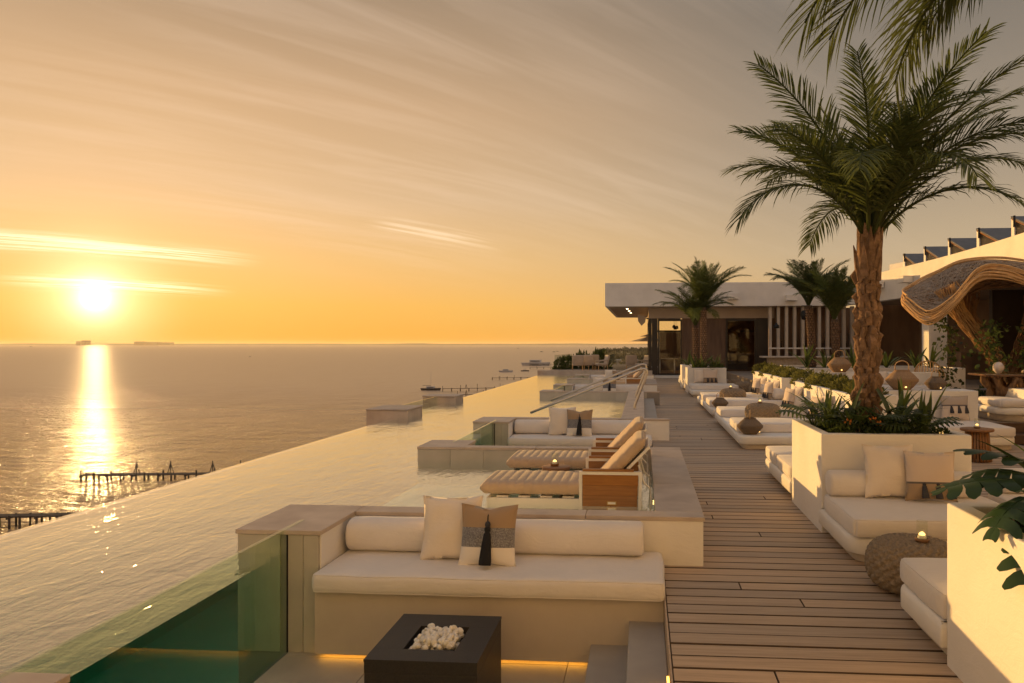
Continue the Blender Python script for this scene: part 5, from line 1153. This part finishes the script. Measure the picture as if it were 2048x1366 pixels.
# big palm planter
SP = [(1.66, 6.62, 12, 1.05, 'upright strap plant at the left of the big palm', 1), (1.80, 6.45, 13, 1.05, 'strap plant in front left of the big palm trunk', 2), (2.18, 6.48, 11, 1.15, 'tall strap plant in front right of the big palm trunk', 3), (2.42, 6.45, 11, 1.05, 'arching strap plant at the right end of the big palm planter', 4), (1.72, 7.02, 9, 1.0, 'strap plant behind the left of the big palm', 5), (2.40, 6.95, 10, 1.0, 'strap plant behind the right of the big palm', 6), (2.05, 6.95, 8, 1.1, 'strap plant directly behind the big palm trunk', 7)]
for x, y, n_, s_, lab, sd in SP: strap_plant(x, y, .755, n_, s_, lab, sd)
for i, (x, y, lab) in enumerate(((1.70, 6.55, 'split-leaf plant at the left corner of the big palm planter'), (1.92, 6.32, 'split-leaf plant in front of the big palm trunk'), (1.60, 6.95, 'split-leaf plant at the back left of the big palm planter'), (2.30, 6.34, 'split-leaf plant at the front right of the big palm planter'), (2.12, 6.62, 'split-leaf plant close behind the front shrubs, right of the trunk'))):
    q = random.Random(i); broad_plant(x, y, .755, [(k * 51 + i * 20, q.uniform(.12, .24), q.uniform(35, 70), q.uniform(5, 30), q.uniform(.75, 1.05)) for k in range(8)], PHIL, lab, 'strap_leaf')
for i, (x, y, s_, lab) in enumerate(((1.70, 6.33, .125, 'dark low shrub at the front left of the big palm planter'), (1.84, 6.29, .16, 'dark low shrub before the palm trunk'), (2.05, 6.30, .16, 'bright low shrub right of the palm trunk'), (2.26, 6.30, .15, 'low shrub near the right of the big palm planter'), (2.48, 6.30, .11, 'low shrub at the right corner of the big palm planter'), (1.70, 6.78, .12, 'low shrub along the left rim of the big palm planter'))): shrub(x, y, .745, s_, lab, LOW, i)
for i, (x, y, z) in enumerate(((1.93, 6.25, .90), (1.97, 6.23, .87), (1.72, 6.24, .89))):
    t = thing('flower', ['orange flower before the palm trunk', 'second orange flower before the palm trunk, lower', 'yellow-orange flower at the left of the planter'][i], 'flower', (x, y, z)); v, f = shrub_vf(.02, .02, .02, 14, .028, i); MO('petals', v, f, 'petal', t); v, f = tube([(0, 0, -.14), (0, 0, 0)], .002, 4); MO('stem', v, f, 'low_leaf', t)
# nearest planter: monstera reaching over the rim
broad_plant(1.84, 3.27, .77, [(170, .30, 38, -6, 1.0), (205, .30, 28, -18, .95), (232, .34, 8, -35, 1.05), (150, .26, 50, 8, .9), (120, .30, 52, 10, 1.0), (250, .38, 24, -25, 1.1), (60, .3, 50, 5, 1.0), (275, .35, 20, -28, 1.05)], MONS, 'monstera with split leaves reaching over the nearest planter rim', name='monstera')
broad_plant(2.02, 2.98, .77, [(190, .30, 45, 0, 1.05), (225, .36, 22, -20, 1.1), (255, .3, 30, -15, 1.0), (160, .28, 55, 10, 1.0), (100, .3, 60, 10, 1.0)], MONS, 'second monstera further right in the nearest planter', name='monstera')
strap_plant(1.90, 3.38, .76, 7, 1.05, 'strap plant poking left out of the nearest planter', 21, R(140), R(260)); strap_plant(2.2, 3.4, .76, 8, 1.1, 'strap plant at the back of the nearest planter', 22)
for i, (x, y, s_, lab) in enumerate(((1.70, 3.36, .10, 'small low shrub inside the nearest planter corner'), (1.74, 3.10, .11, 'low shrub along the rim of the nearest planter'), (1.95, 3.45, .12, 'low shrub at the back of the nearest planter'))): shrub(x, y, .725, s_, lab, LOW, i)
# far planters
for i, (x, y, n_, lab) in enumerate(((1.62, 23.15, 9, 'strap plant at the left of the far palm planter'), (2.22, 23.2, 10, 'strap plant at the right of the far palm planter'), (2.45, 23.5, 9, 'strap plant at the right back of the far palm planter'), (1.85, 23.1, 9, 'strap plant in front of the far small palm'), (1.6, 26.2, 10, 'strap plant in the farthest planter, left'), (2.2, 26.3, 10, 'strap plant in the farthest planter, right'))): strap_plant(x, y, .74, n_, 1.25, lab, 40 + i)
for i, (x, y, lab) in enumerate(((1.75, 23.2, 'low shrub in the far palm planter, left'), (2.1, 23.1, 'low shrub in the far palm planter, middle'), (2.4, 23.3, 'low shrub in the far palm planter, right'))): shrub(x, y, .74, .2, lab, LOW, i)
for i, (x, y, lab) in enumerate(((4.25, 19.2, 'strap plant at the left of the upper terrace palms'), (4.75, 19.3, 'strap plant between the upper terrace palms'), (5.45, 19.3, 'strap plant right of the upper terrace palms'), (6.6, 20.2, 'strap plant in the long planter behind the bench'), (7.4, 20.3, 'second strap plant in the long planter behind the bench'), (7.9, 20.6, 'last strap plant in the long planter by the loggia'))): strap_plant(x, y, .88, 12, 1.45, lab, 60 + i)
# ------------------------------------------------------------------ unseen hotel wing added behind the viewer, sized to bounce sunlight forward
hw_ = thing('bounce_wing', 'unseen white hotel wing added behind the viewer to bounce sunlight', 'building', (3, -3.0, -.1)); ogh = (3, -3.0, -.1)
BX('wall', -4.4, 13.0, -4.0, -3.0, -.1, 9.6, 'stucco', hw_, .01, org=ogh); BX('parapet', -4.5, 13.1, -4.1, -2.9, 9.602, 9.9, 'stucco', hw_, .01, org=ogh)
for k in range(5):
    for zz in (.9, 4.0, 7.0):
        f_ = BX('window', -3.2 + 3.4 * k, -1.9 + 3.4 * k, -3.04, -2.985, zz, zz + 1.5, 'frame_dark', hw_, .004, org=ogh); BX('pane', -3.1 + 3.4 * k, -2.0 + 3.4 * k, -2.984, -2.978, zz + .1, zz + 1.4, 'glass_smoke', f_, 0, org=tuple(Vector(ogh) + f_.location))
# ------------------------------------------------------------------ woven canopy at the right
cn = thing('woven_canopy', 'wavy woven canopy with a pale twisted rim on a trunk of wound branches', 'canopy', (7.6, 15.9, .30)); ogc = Vector((7.6, 15.9, .30)); rc = random.Random(8)
rimP = [(5.60, 15.95, 2.45), (5.82, 15.35, 2.09), (6.16, 15.0, 2.36), (6.55, 14.75, 2.90), (6.98, 14.65, 2.95), (7.5, 14.6, 2.78), (8.1, 14.65, 2.62), (8.9, 14.9, 2.62), (9.3, 15.8, 2.9), (9.0, 16.9, 3.2), (8.2, 17.4, 3.42), (7.3, 17.3, 3.36), (6.6, 17.0, 3.05), (6.05, 16.75, 2.80), (5.70, 16.4, 2.62)]
rim = smoothcurve(rimP + [rimP[0]], 10)[:-1]; nR = len(rim)
for k in range(11):
    zo = -.13 + .026 * k; ph = rc.uniform(0, 6); pts = []
    for i, p in enumerate(rim):
        nx_ = rim[(i + 1) % nR] - rim[i - 1]; o = Vector((nx_.y, -nx_.x, 0)).normalized(); w_ = .020 * math.sin(i * .35 + ph) + .022 * math.cos(k * .55 - 1.5)
        pts.append(p + o * w_ + Vector((0, 0, zo + .010 * math.sin(i * .22 + ph * 2))) - ogc)
    v, f = tube(pts + [pts[0]], .0175, 6, False); MO('rim_strand', v, f, 'cane', cn, True)
def sheet(p):   # height of the woven skin above a plan point: distance-weighted rim height plus a gentle rise
    ws = zs_ = 0
    for q in rim[::3]:
        d = (Vector((p.x, p.y)) - Vector((q.x, q.y))).length_squared + .02; ws += 1 / d ** 1.5; zs_ += q.z / d ** 1.5
    return zs_ / ws
def chord(i, j, n=9, lift=0.0):
    a, b = rim[i % nR], rim[j % nR]; out = []
    for k in range(n + 1):
        p = a.lerp(b, k / n); p.z = sheet(p) + lift * math.sin(PI * k / n) + .06; out.append(p - ogc)
    return out
vf = []
for k in range(330):
    i = rc.randrange(nR); j = (i + rc.randrange(nR // 7, nR // 2)) % nR; vf.append(tube(chord(i, j, 8, rc.uniform(-.02, .03)), rc.uniform(.006, .012), 4, False))
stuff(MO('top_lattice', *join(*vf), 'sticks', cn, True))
for k in range(14):
    i = k * nR // 14; v, f = tube(chord(i, i + nR // 2 + rc.randrange(-6, 6), 10, -.06), .022, 6, False); MO('rib', v, f, 'sticks_dark', cn, True)
vf = []
for k in range(260):
    i = rc.randrange(nR); j = (i + rc.randrange(nR // 8, nR // 2)) % nR; vf.append(tube(chord(i, j, 8, rc.uniform(-.12, -.06)), rc.uniform(.008, .014), 4, False))
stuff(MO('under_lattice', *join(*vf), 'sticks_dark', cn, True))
ARMS = [[(7.55, 15.9, .30), (7.55, 15.9, .75), (7.40, 15.9, 1.25), (7.0, 15.85, 1.75), (6.62, 15.8, 2.25), (6.35, 15.8, 2.75)], [(7.6, 16.0, .30), (7.62, 16.0, .9), (7.50, 16.1, 1.4), (7.2, 16.2, 1.75), (6.98, 16.2, 2.2), (6.9, 16.1, 2.9)], [(7.65, 15.9, .30), (7.72, 15.85, .9), (7.9, 15.8, 1.4), (8.05, 15.7, 2.0), (8.2, 15.6, 2.75)], [(7.7, 16.0, .3), (7.85, 16.1, 1.0), (8.4, 16.3, 1.7), (8.8, 16.4, 2.8)]]
for a_i, A in enumerate(ARMS):
    cl = smoothcurve(A, 5); vf = []; n = len(cl)
    for k in range(46):
        ph = rc.uniform(0, 2 * PI); tw = rc.uniform(-5, 5); r0 = rc.uniform(.09, .17); pts = []
        for i, p in enumerate(cl):
            s_ = i / (n - 1); d = (cl[min(i + 1, n - 1)] - cl[max(i - 1, 0)]).normalized(); u_ = d.cross(Vector((0, 1, 0))).normalized(); w_ = d.cross(u_); a = ph + tw * s_; r_ = r0 * (1.25 - .7 * math.sin(PI * min(1, s_ * 1.1)) * .5 + (.5 * (s_ - .8) / .2 if s_ > .8 else 0)) * (1 + .12 * math.sin(i * 1.3 + k))
            pts.append(p + u_ * math.cos(a) * r_ + w_ * math.sin(a) * r_ - ogc)
        vf.append(tube(pts, rc.uniform(.007, .012), 4, False))
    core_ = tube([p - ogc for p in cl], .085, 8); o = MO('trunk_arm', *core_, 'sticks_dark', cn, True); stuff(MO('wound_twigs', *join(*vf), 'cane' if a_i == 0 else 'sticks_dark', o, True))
# climbers and shrubs around the canopy
def vine(x, y, z0, z1, r_, n, label, seed):
    t = thing('climbing_plant', label, 'plant', (x, y, z0)); q = random.Random(seed); V, Fc = [], []; cl = [Vector((.12 * math.sin(k * .9 + seed), .12 * math.cos(k * 1.3), (z1 - z0) * k / 10)) for k in range(11)]
    for i in range(n):
        s_ = q.random() ** .8; k = min(9, int(s_ * 10)); p = cl[k].lerp(cl[k + 1], s_ * 10 - k) + Vector((q.gauss(0, r_), q.gauss(0, r_), q.gauss(0, .06))); ax = Vector((q.uniform(-1, 1), q.uniform(-1, .3), q.uniform(-1, .2))).normalized(); b = ax.cross(Vector((q.uniform(-1, 1), q.uniform(-1, 1), q.uniform(-1, 1)))).normalized(); l = q.uniform(.07, .13); o = len(V)
        V += [tuple(x_) for x_ in (p, p + ax * l * .45 + b * l * .38, p + ax * l, p + ax * l * .45 - b * l * .38)]; Fc += [(o, o + 1, o + 2), (o, o + 2, o + 3)]
    MO('leaves', V, Fc, 'low_leaf', t); MO('stem', *tube(cl, .012, 5), 'bark_dark', t, True)
vine(6.75, 16.6, .3, 2.3, .16, 300, 'climber with rounded leaves left of the canopy trunk', 3); vine(7.05, 15.2, .9, 2.0, .14, 200, 'leafy climber hanging in front of the canopy arm', 5); vine(7.75, 15.2, .7, 1.9, .14, 160, 'sparse climber between the canopy arms', 7); vine(8.2, 15.0, .6, 2.2, .16, 220, 'leafy climber at the right of the canopy trunk', 9)
for i, (x, y, lab) in enumerate(((7.25, 14.6, 'fern-like shrub at the foot of the canopy trunk'), (7.9, 14.7, 'shrub at the right foot of the canopy'), (6.75, 14.8, 'dark shrub behind the root table'))): shrub(x, y, .32, .38, lab, LOW, i)
# ------------------------------------------------------------------ rear terrace: chairs, glass screens, parasol
def PXY(u, Y): a = (u - 1179) / 1450.0; d = Y / (math.cos(YAW) + a * math.sin(YAW)); return d * (a * math.cos(YAW) - math.sin(YAW))
def PZY(v, Y, u): a = (u - 1179) / 1450.0; d = Y / (math.cos(YAW) + a * math.sin(YAW)); return CAM_H - (v - 688) / 1450.0 * d
def terrace_chair(u, Y, rz, label, arm=False, h=.72):
    t = thing('terrace_chair', label, 'chair', (PXY(u, Y), Y, .201), rz, 'pale chairs on the rear terrace')
    v, f = cushion_vf(.52, .52, .12, .05, .01, 6, .004); MO('seat', v, f, 'chair_fab', t, True, (0, 0, .36))
    v, f = cushion_vf(.54, .10, .46, .045, .01, 6, .004); MO('backrest', v, f, 'chair_fab', t, True, (0, .27, .58), (R(-12), 0, 0))
    for x in (-.25, .25):
        for y in (-.22, .24): v, f = tube([(x, y, 0), (x * .96, y * .95, .32)], .018, 6); MO('leg', v, f, 'cane', t, True)
        if arm: v, f = tube([(x * 1.1, -.22, .32), (x * 1.15, -.2, .52), (x * 1.15, .2, .56), (x * 1.08, .27, .62)], .025, 6); MO('armrest', v, f, 'chair_fab', t, True)
terrace_chair(1155, 35.2, PI + .15, 'sling chair seen from behind at the left of the rear terrace'); terrace_chair(1177, 35.6, PI - .1, 'sling chair beside it, second from the left on the rear terrace'); terrace_chair(1187, 36.6, PI + .1, 'third chair from the left on the rear terrace, further back'); terrace_chair(1203, 35.2, R(-70), 'armchair seen from the side in the middle of the rear terrace', True); terrace_chair(1263, 35.6, PI, 'pale chair right of the gap on the rear terrace'); terrace_chair(1284, 35.0, R(-60), 'reclined pale chair nearest the dark building corner', True)
def gscreen(u0, Y0, u1, Y1, v, label):
    t = thing('glass_screen', label, 'glass screen'); a = Vector((PXY(u0, Y0), Y0)); b = Vector((PXY(u1, Y1), Y1)); d = (b - a); n_ = max(1, round(d.length / 1.3)); z1 = PZY(v, Y0, u0); nn = Vector((-d.y, d.x)).normalized() * .012
    for k in range(n_):
        p, q_ = a + d * (k + .01) / n_, a + d * (k + .99) / n_; V = [(x.x + s_ * nn.x, x.y + s_ * nn.y, z) for s_ in (-.5, .5) for x, z in ((p, .2), (q_, .2), (q_, z1), (p, z1))]
        MO('pane', V, [(0, 1, 2, 3), (7, 6, 5, 4), (0, 4, 5, 1), (1, 5, 6, 2), (2, 6, 7, 3), (3, 7, 4, 0)], 'glass_screen', t)
clearglass('glass_screen', (.93, .95, .92), 0.0, 1.5)
gscreen(1109, 34.0, 1144, 38.0, 710, 'corner glass screen at the left of the rear terrace'); gscreen(1208, 38.2, 1296, 38.2, 703, 'glass screen across the back of the rear terrace')
for i, (u, Y, s_, lab) in enumerate(((1120, 38.6, .5, 'leafy shrub behind the left glass screen'), (1135, 39.2, .6, 'taller shrub behind the left glass screen'), (1163, 39.5, .75, 'tall bamboo clump behind the sling chairs'), (1180, 40, .6, 'shrub between the chairs on the rear terrace'), (1199, 39.6, .85, 'dark tall shrub behind the armchair'))):
    sh_ = shrub(PXY(u, Y), Y, .2, s_ * .7, lab, LOW, i); sh_.scale = (1, 1, 1.9)
um = thing('parasol', 'two-tiered pale parasol beyond the building corner', 'parasol', (PXY(1297, 41.5), 41.5, -.4)); zt_ = PZY(668, 41.5, 1297) + .4
for rr_, za, zb in ((1.0, zt_ - .40, zt_ - .14), (.48, zt_ - .13, zt_)):
    V = [(rr_ * math.cos(PI / 4 * k + .2), rr_ * math.sin(PI / 4 * k + .2), za) for k in range(8)] + [(.04 * math.cos(PI / 4 * k + .2), .04 * math.sin(PI / 4 * k + .2), zb) for k in range(8)]; V2 = [(x, y, z - .02) for x, y, z in V]
    MO('canopy', V + V2, [(k, (k + 1) % 8, 8 + (k + 1) % 8, 8 + k) for k in range(8)] + [(16 + (k + 1) % 8, 16 + k, 24 + k, 24 + (k + 1) % 8) for k in range(8)] + [(k, 16 + k, 16 + (k + 1) % 8, (k + 1) % 8) for k in range(8)], 'umbrella', um)
v, f = tube([(0, 0, 0), (0, 0, zt_ + .04)], .03, 8); MO('pole', v, f, 'white_metal', um, True)
# ------------------------------------------------------------------ coast, piers and boats
def W2(u, d): return far_pos(u, d)
cst = [(-20, 60), (-60, 400), (-95, 900), (-80, 1500), (-20, 2100), (150, 2600), (700, 2900), (1500, 3000), (2500, 2500), (2500, 60)]
V = [(x, y, SEA - .5) for x, y in cst] + [(x + (8 if i < 7 else 0), y - 4, SEA + 2.0) for i, (x, y) in enumerate(cst)]; nC = len(cst)
struct(MO('coast', V, [tuple(range(nC, 2 * nC))] + [(i, (i + 1) % nC, nC + (i + 1) % nC, nC + i) for i in range(nC)], 'far_land'))
rq = random.Random(21); vf = []
for k in range(260):
    d = rq.uniform(500, 2100); u = rq.uniform(1196, 1330); x, y = W2(u, d)
    if x < -85 + 12 * math.sin(d / 150) - (0 if d < 1500 else -(d - 1500) * .12): continue
    sz = rq.uniform(4, 9); vv, ff = shrub_vf(sz, sz, sz * 1.1, 70, sz * .55, k); h0 = rq.uniform(1, 5); vf.append(([(a + x, b + y, c + SEA + 2 + h0) for a, b, c in vv], ff)); vf.append(tube([(x, y, SEA + 1), (x, y, SEA + 4 + h0)], .4, 4))
tr = stuff(MO('coastal_trees', *join(*vf), 'far_leaf')); tr['label'] = 'dark hazy trees along the coast'
hq = random.Random(4)
for k in range(16):
    d = 520 + 85 * k + hq.uniform(-20, 20); u = 1218 + (k * 37 % 78); x, y = W2(u, d); t = thing('far_house', (ORD + ['fourteenth', 'fifteenth', 'farthest'])[k] + ' pale house by distance among the hazy coastal trees', 'house', (x, y, SEA + 2), hq.uniform(-.3, .3), 'pale houses on the hazy coast'); w_, h_ = hq.uniform(8, 18), hq.uniform(5, 11)
    BX('wall', -w_ / 2, w_ / 2, -5, 5, 0, h_, 'far_roof', t, 0); BX('roof', -w_ / 2 - .5, w_ / 2 + .5, -5.5, 5.5, h_ + .01, h_ + .7, 'boat_white', t, 0)
    for q_ in range(3): BX('window', -w_ * .3 + q_ * w_ * .3 - .8, -w_ * .3 + q_ * w_ * .3 + .8, -5.06, -5.005, h_ * .55, h_ * .8, 'frame_dark', t, 0)
def pier(u0, u1, v0, v1, label, wdt=2.2, step=3.0, extra=(), posth=1.2, zt_=1.6):
    d0 = 1450 * (CAM_H - SEA - zt_) / (v0 - 688); d1 = 1450 * (CAM_H - SEA - zt_) / (v1 - 688); a = Vector(W2(u0, d0)); b = Vector(W2(u1, d1)); d = b - a; L_ = d.length; ang = math.atan2(d.y, d.x)
    t = thing('pier', label, 'pier', (a.x, a.y, SEA), ang, 'timber piers in the sea'); q = random.Random(int(u0))
    BX('deck', 0, L_, -wdt / 2, wdt / 2, zt_ - .16, zt_, 'pier_wood', t, 0); n_ = int(L_ / step)
    vf = []
    for k in range(n_ + 1):
        for y in (-wdt * .42, wdt * .42):
            hgt = zt_ + (q.uniform(.1, posth) if q.random() < .55 else 0); x = k * step + q.uniform(-.3, .3)
            v, f = tube([(x, y, -1.5), (x + q.uniform(-.05, .05), y, hgt)], .14, 6); MO('pile', v, f, 'pier_wood', t)
        if k % 2 == 0: BX('cross_beam', k * step - .1, k * step + .1, -wdt * .5, wdt * .5, zt_ - .42, zt_ - .165, 'pier_wood', t, 0)
    for x in extra: v, f = tube([(x, 0, zt_), (x, 0, zt_ + 2.3)], .09, 6); MO('lamp_post', v, f, 'pier_wood', t)
    for x in extra[:-1]:
        v, f = join(tube([(x - .5, 0, zt_), (x, 0, zt_ + 1.9)], .08, 5), tube([(x + .6, 0, zt_), (x, 0, zt_ + 1.9)], .08, 5)); MO('brace', v, f, 'pier_wood', t)
    return t
pier(165, 620, 949, 944, 'nearer broken timber pier crossing the sun glitter', 1.8, 2.3, (9.5, 15.5, 23, 28), .9, 1.2); pier(-150, 420, 1034, 1022, 'timber pier at the bottom left corner of the sea', 1.8, 1.8, (), .1, 1.7)
pier(886, 1100, 777, 774, 'long timber pier with a sailboat moored at its end', 2.4, 4.5, (12, 30), 2.4); pier(985, 1120, 755.5, 753.5, 'timber pier beyond the sailboat', 2.4, 5, (), 2.2); pier(1060, 1190, 735, 734, 'far timber pier with a boathouse at its end', 3, 7, (), 2.0); pier(1060, 1190, 728.5, 728, 'farthest timber pier near the rear terrace', 3, 8, (), 2.2); pier(915, 1010, 789, 788, 'short timber pier behind the outer edge glass bay', 2, 4, (4, 16), 2.0)
def boat(u, v, L_, label, mast=0, cabin=True, mat='boat_white', name='motor_boat', rz=0):
    d = 1450 * (CAM_H - SEA) / (v - 688); x, y = W2(u, d); t = thing(name, label, 'boat', (x, y, SEA), rz, 'boats on the water'); w_ = L_ * .3; prof = [(-.5, .80), (-.3, 1), (0, 1), (.28, .8), (.42, .45), (.5, .03)]; V, Fc = [], []
    for s_, k in prof: V += [(s_ * L_, -w_ / 2 * k, L_ * .10 + L_ * .03 * max(0, s_)), (s_ * L_ * .92, -w_ / 3 * k, -.2), (s_ * L_ * .92, w_ / 3 * k, -.2), (s_ * L_, w_ / 2 * k, L_ * .10 + L_ * .03 * max(0, s_))]
    for i in range(len(prof) - 1):
        for k in range(3): Fc.append((i * 4 + k, (i + 1) * 4 + k, (i + 1) * 4 + k + 1, i * 4 + k + 1))
        Fc.append((i * 4 + 3, (i + 1) * 4 + 3, (i + 1) * 4, i * 4))
    Fc.append((0, 1, 2, 3)); MO('hull', V, Fc, mat, t)
    if cabin: BX('cabin', -L_ * .22, L_ * .18, -w_ * .3, w_ * .3, L_ * .10, L_ * .19, 'boat_white', t, L_ * .01); BX('window', -L_ * .18, L_ * .14, -w_ * .305, w_ * .305, L_ * .135, L_ * .165, 'frame_dark', t, 0)
    if mast: v_, f = tube([(0, 0, L_ * .1), (0, 0, mast)], .07, 6); MO('mast', v_, f, 'boat_white', t); v_, f = tube([(0, 0, L_ * .22), (-L_ * .42, 0, L_ * .24)], .12, 6); MO('boom', v_, f, 'boat_dark', t)
    return t
boat(862, 780.5, 11, 'sailboat with a tall mast at the pier end', 10.5, True, 'boat_dark', 'sailboat'); boat(1012, 744, 13, 'white motor boat moored beyond the sailboat pier'); boat(1050, 742.5, 8, 'small dark boat at the end of a far pier', 0, True, 'boat_dark'); boat(1072, 731, 34, 'long pale ferry-like boat at the farthest pier', 0, True)
for i, (u, v, L_, lab) in enumerate(((500, 713.5, 5, 'tiny dark boat left of centre on the open sea'), (845, 697.5, 9, 'tiny boat just right of centre below the horizon'), (1036, 697, 14, 'faint far boat left of the rear terrace'), (1083, 704, 11, 'small far boat with a mast left of the rear terrace'), (1108, 704, 10, 'small far boat above the left glass screen'), (1115, 703, 9, 'farther boat above the left glass screen'), (62, 693.8, 30, 'faint distant boat near the left edge'))): boat(u, v, L_, lab, 6 if i in (3, 5) else 0, True, 'boat_dark')
# ------------------------------------------------------------------ haze over the bay
m, t, b = newmat('haze'); t.nodes.remove(b); pv_ = N(t, 'ShaderNodeVolumePrincipled'); pv_.inputs['Color'].default_value = (.96, .90, .84, 1); pv_.inputs['Density'].default_value = 3.6e-5; pv_.inputs['Anisotropy'].default_value = .3
lk(t, pv_.outputs[0], t.nodes['Material Output'].inputs['Volume'])
hz = stuff(BX('haze', -19500, 19500, -200, 16500, SEA - 1.2, 36, 'haze', None, 0)); hz['label'] = 'pale evening haze over the bay'
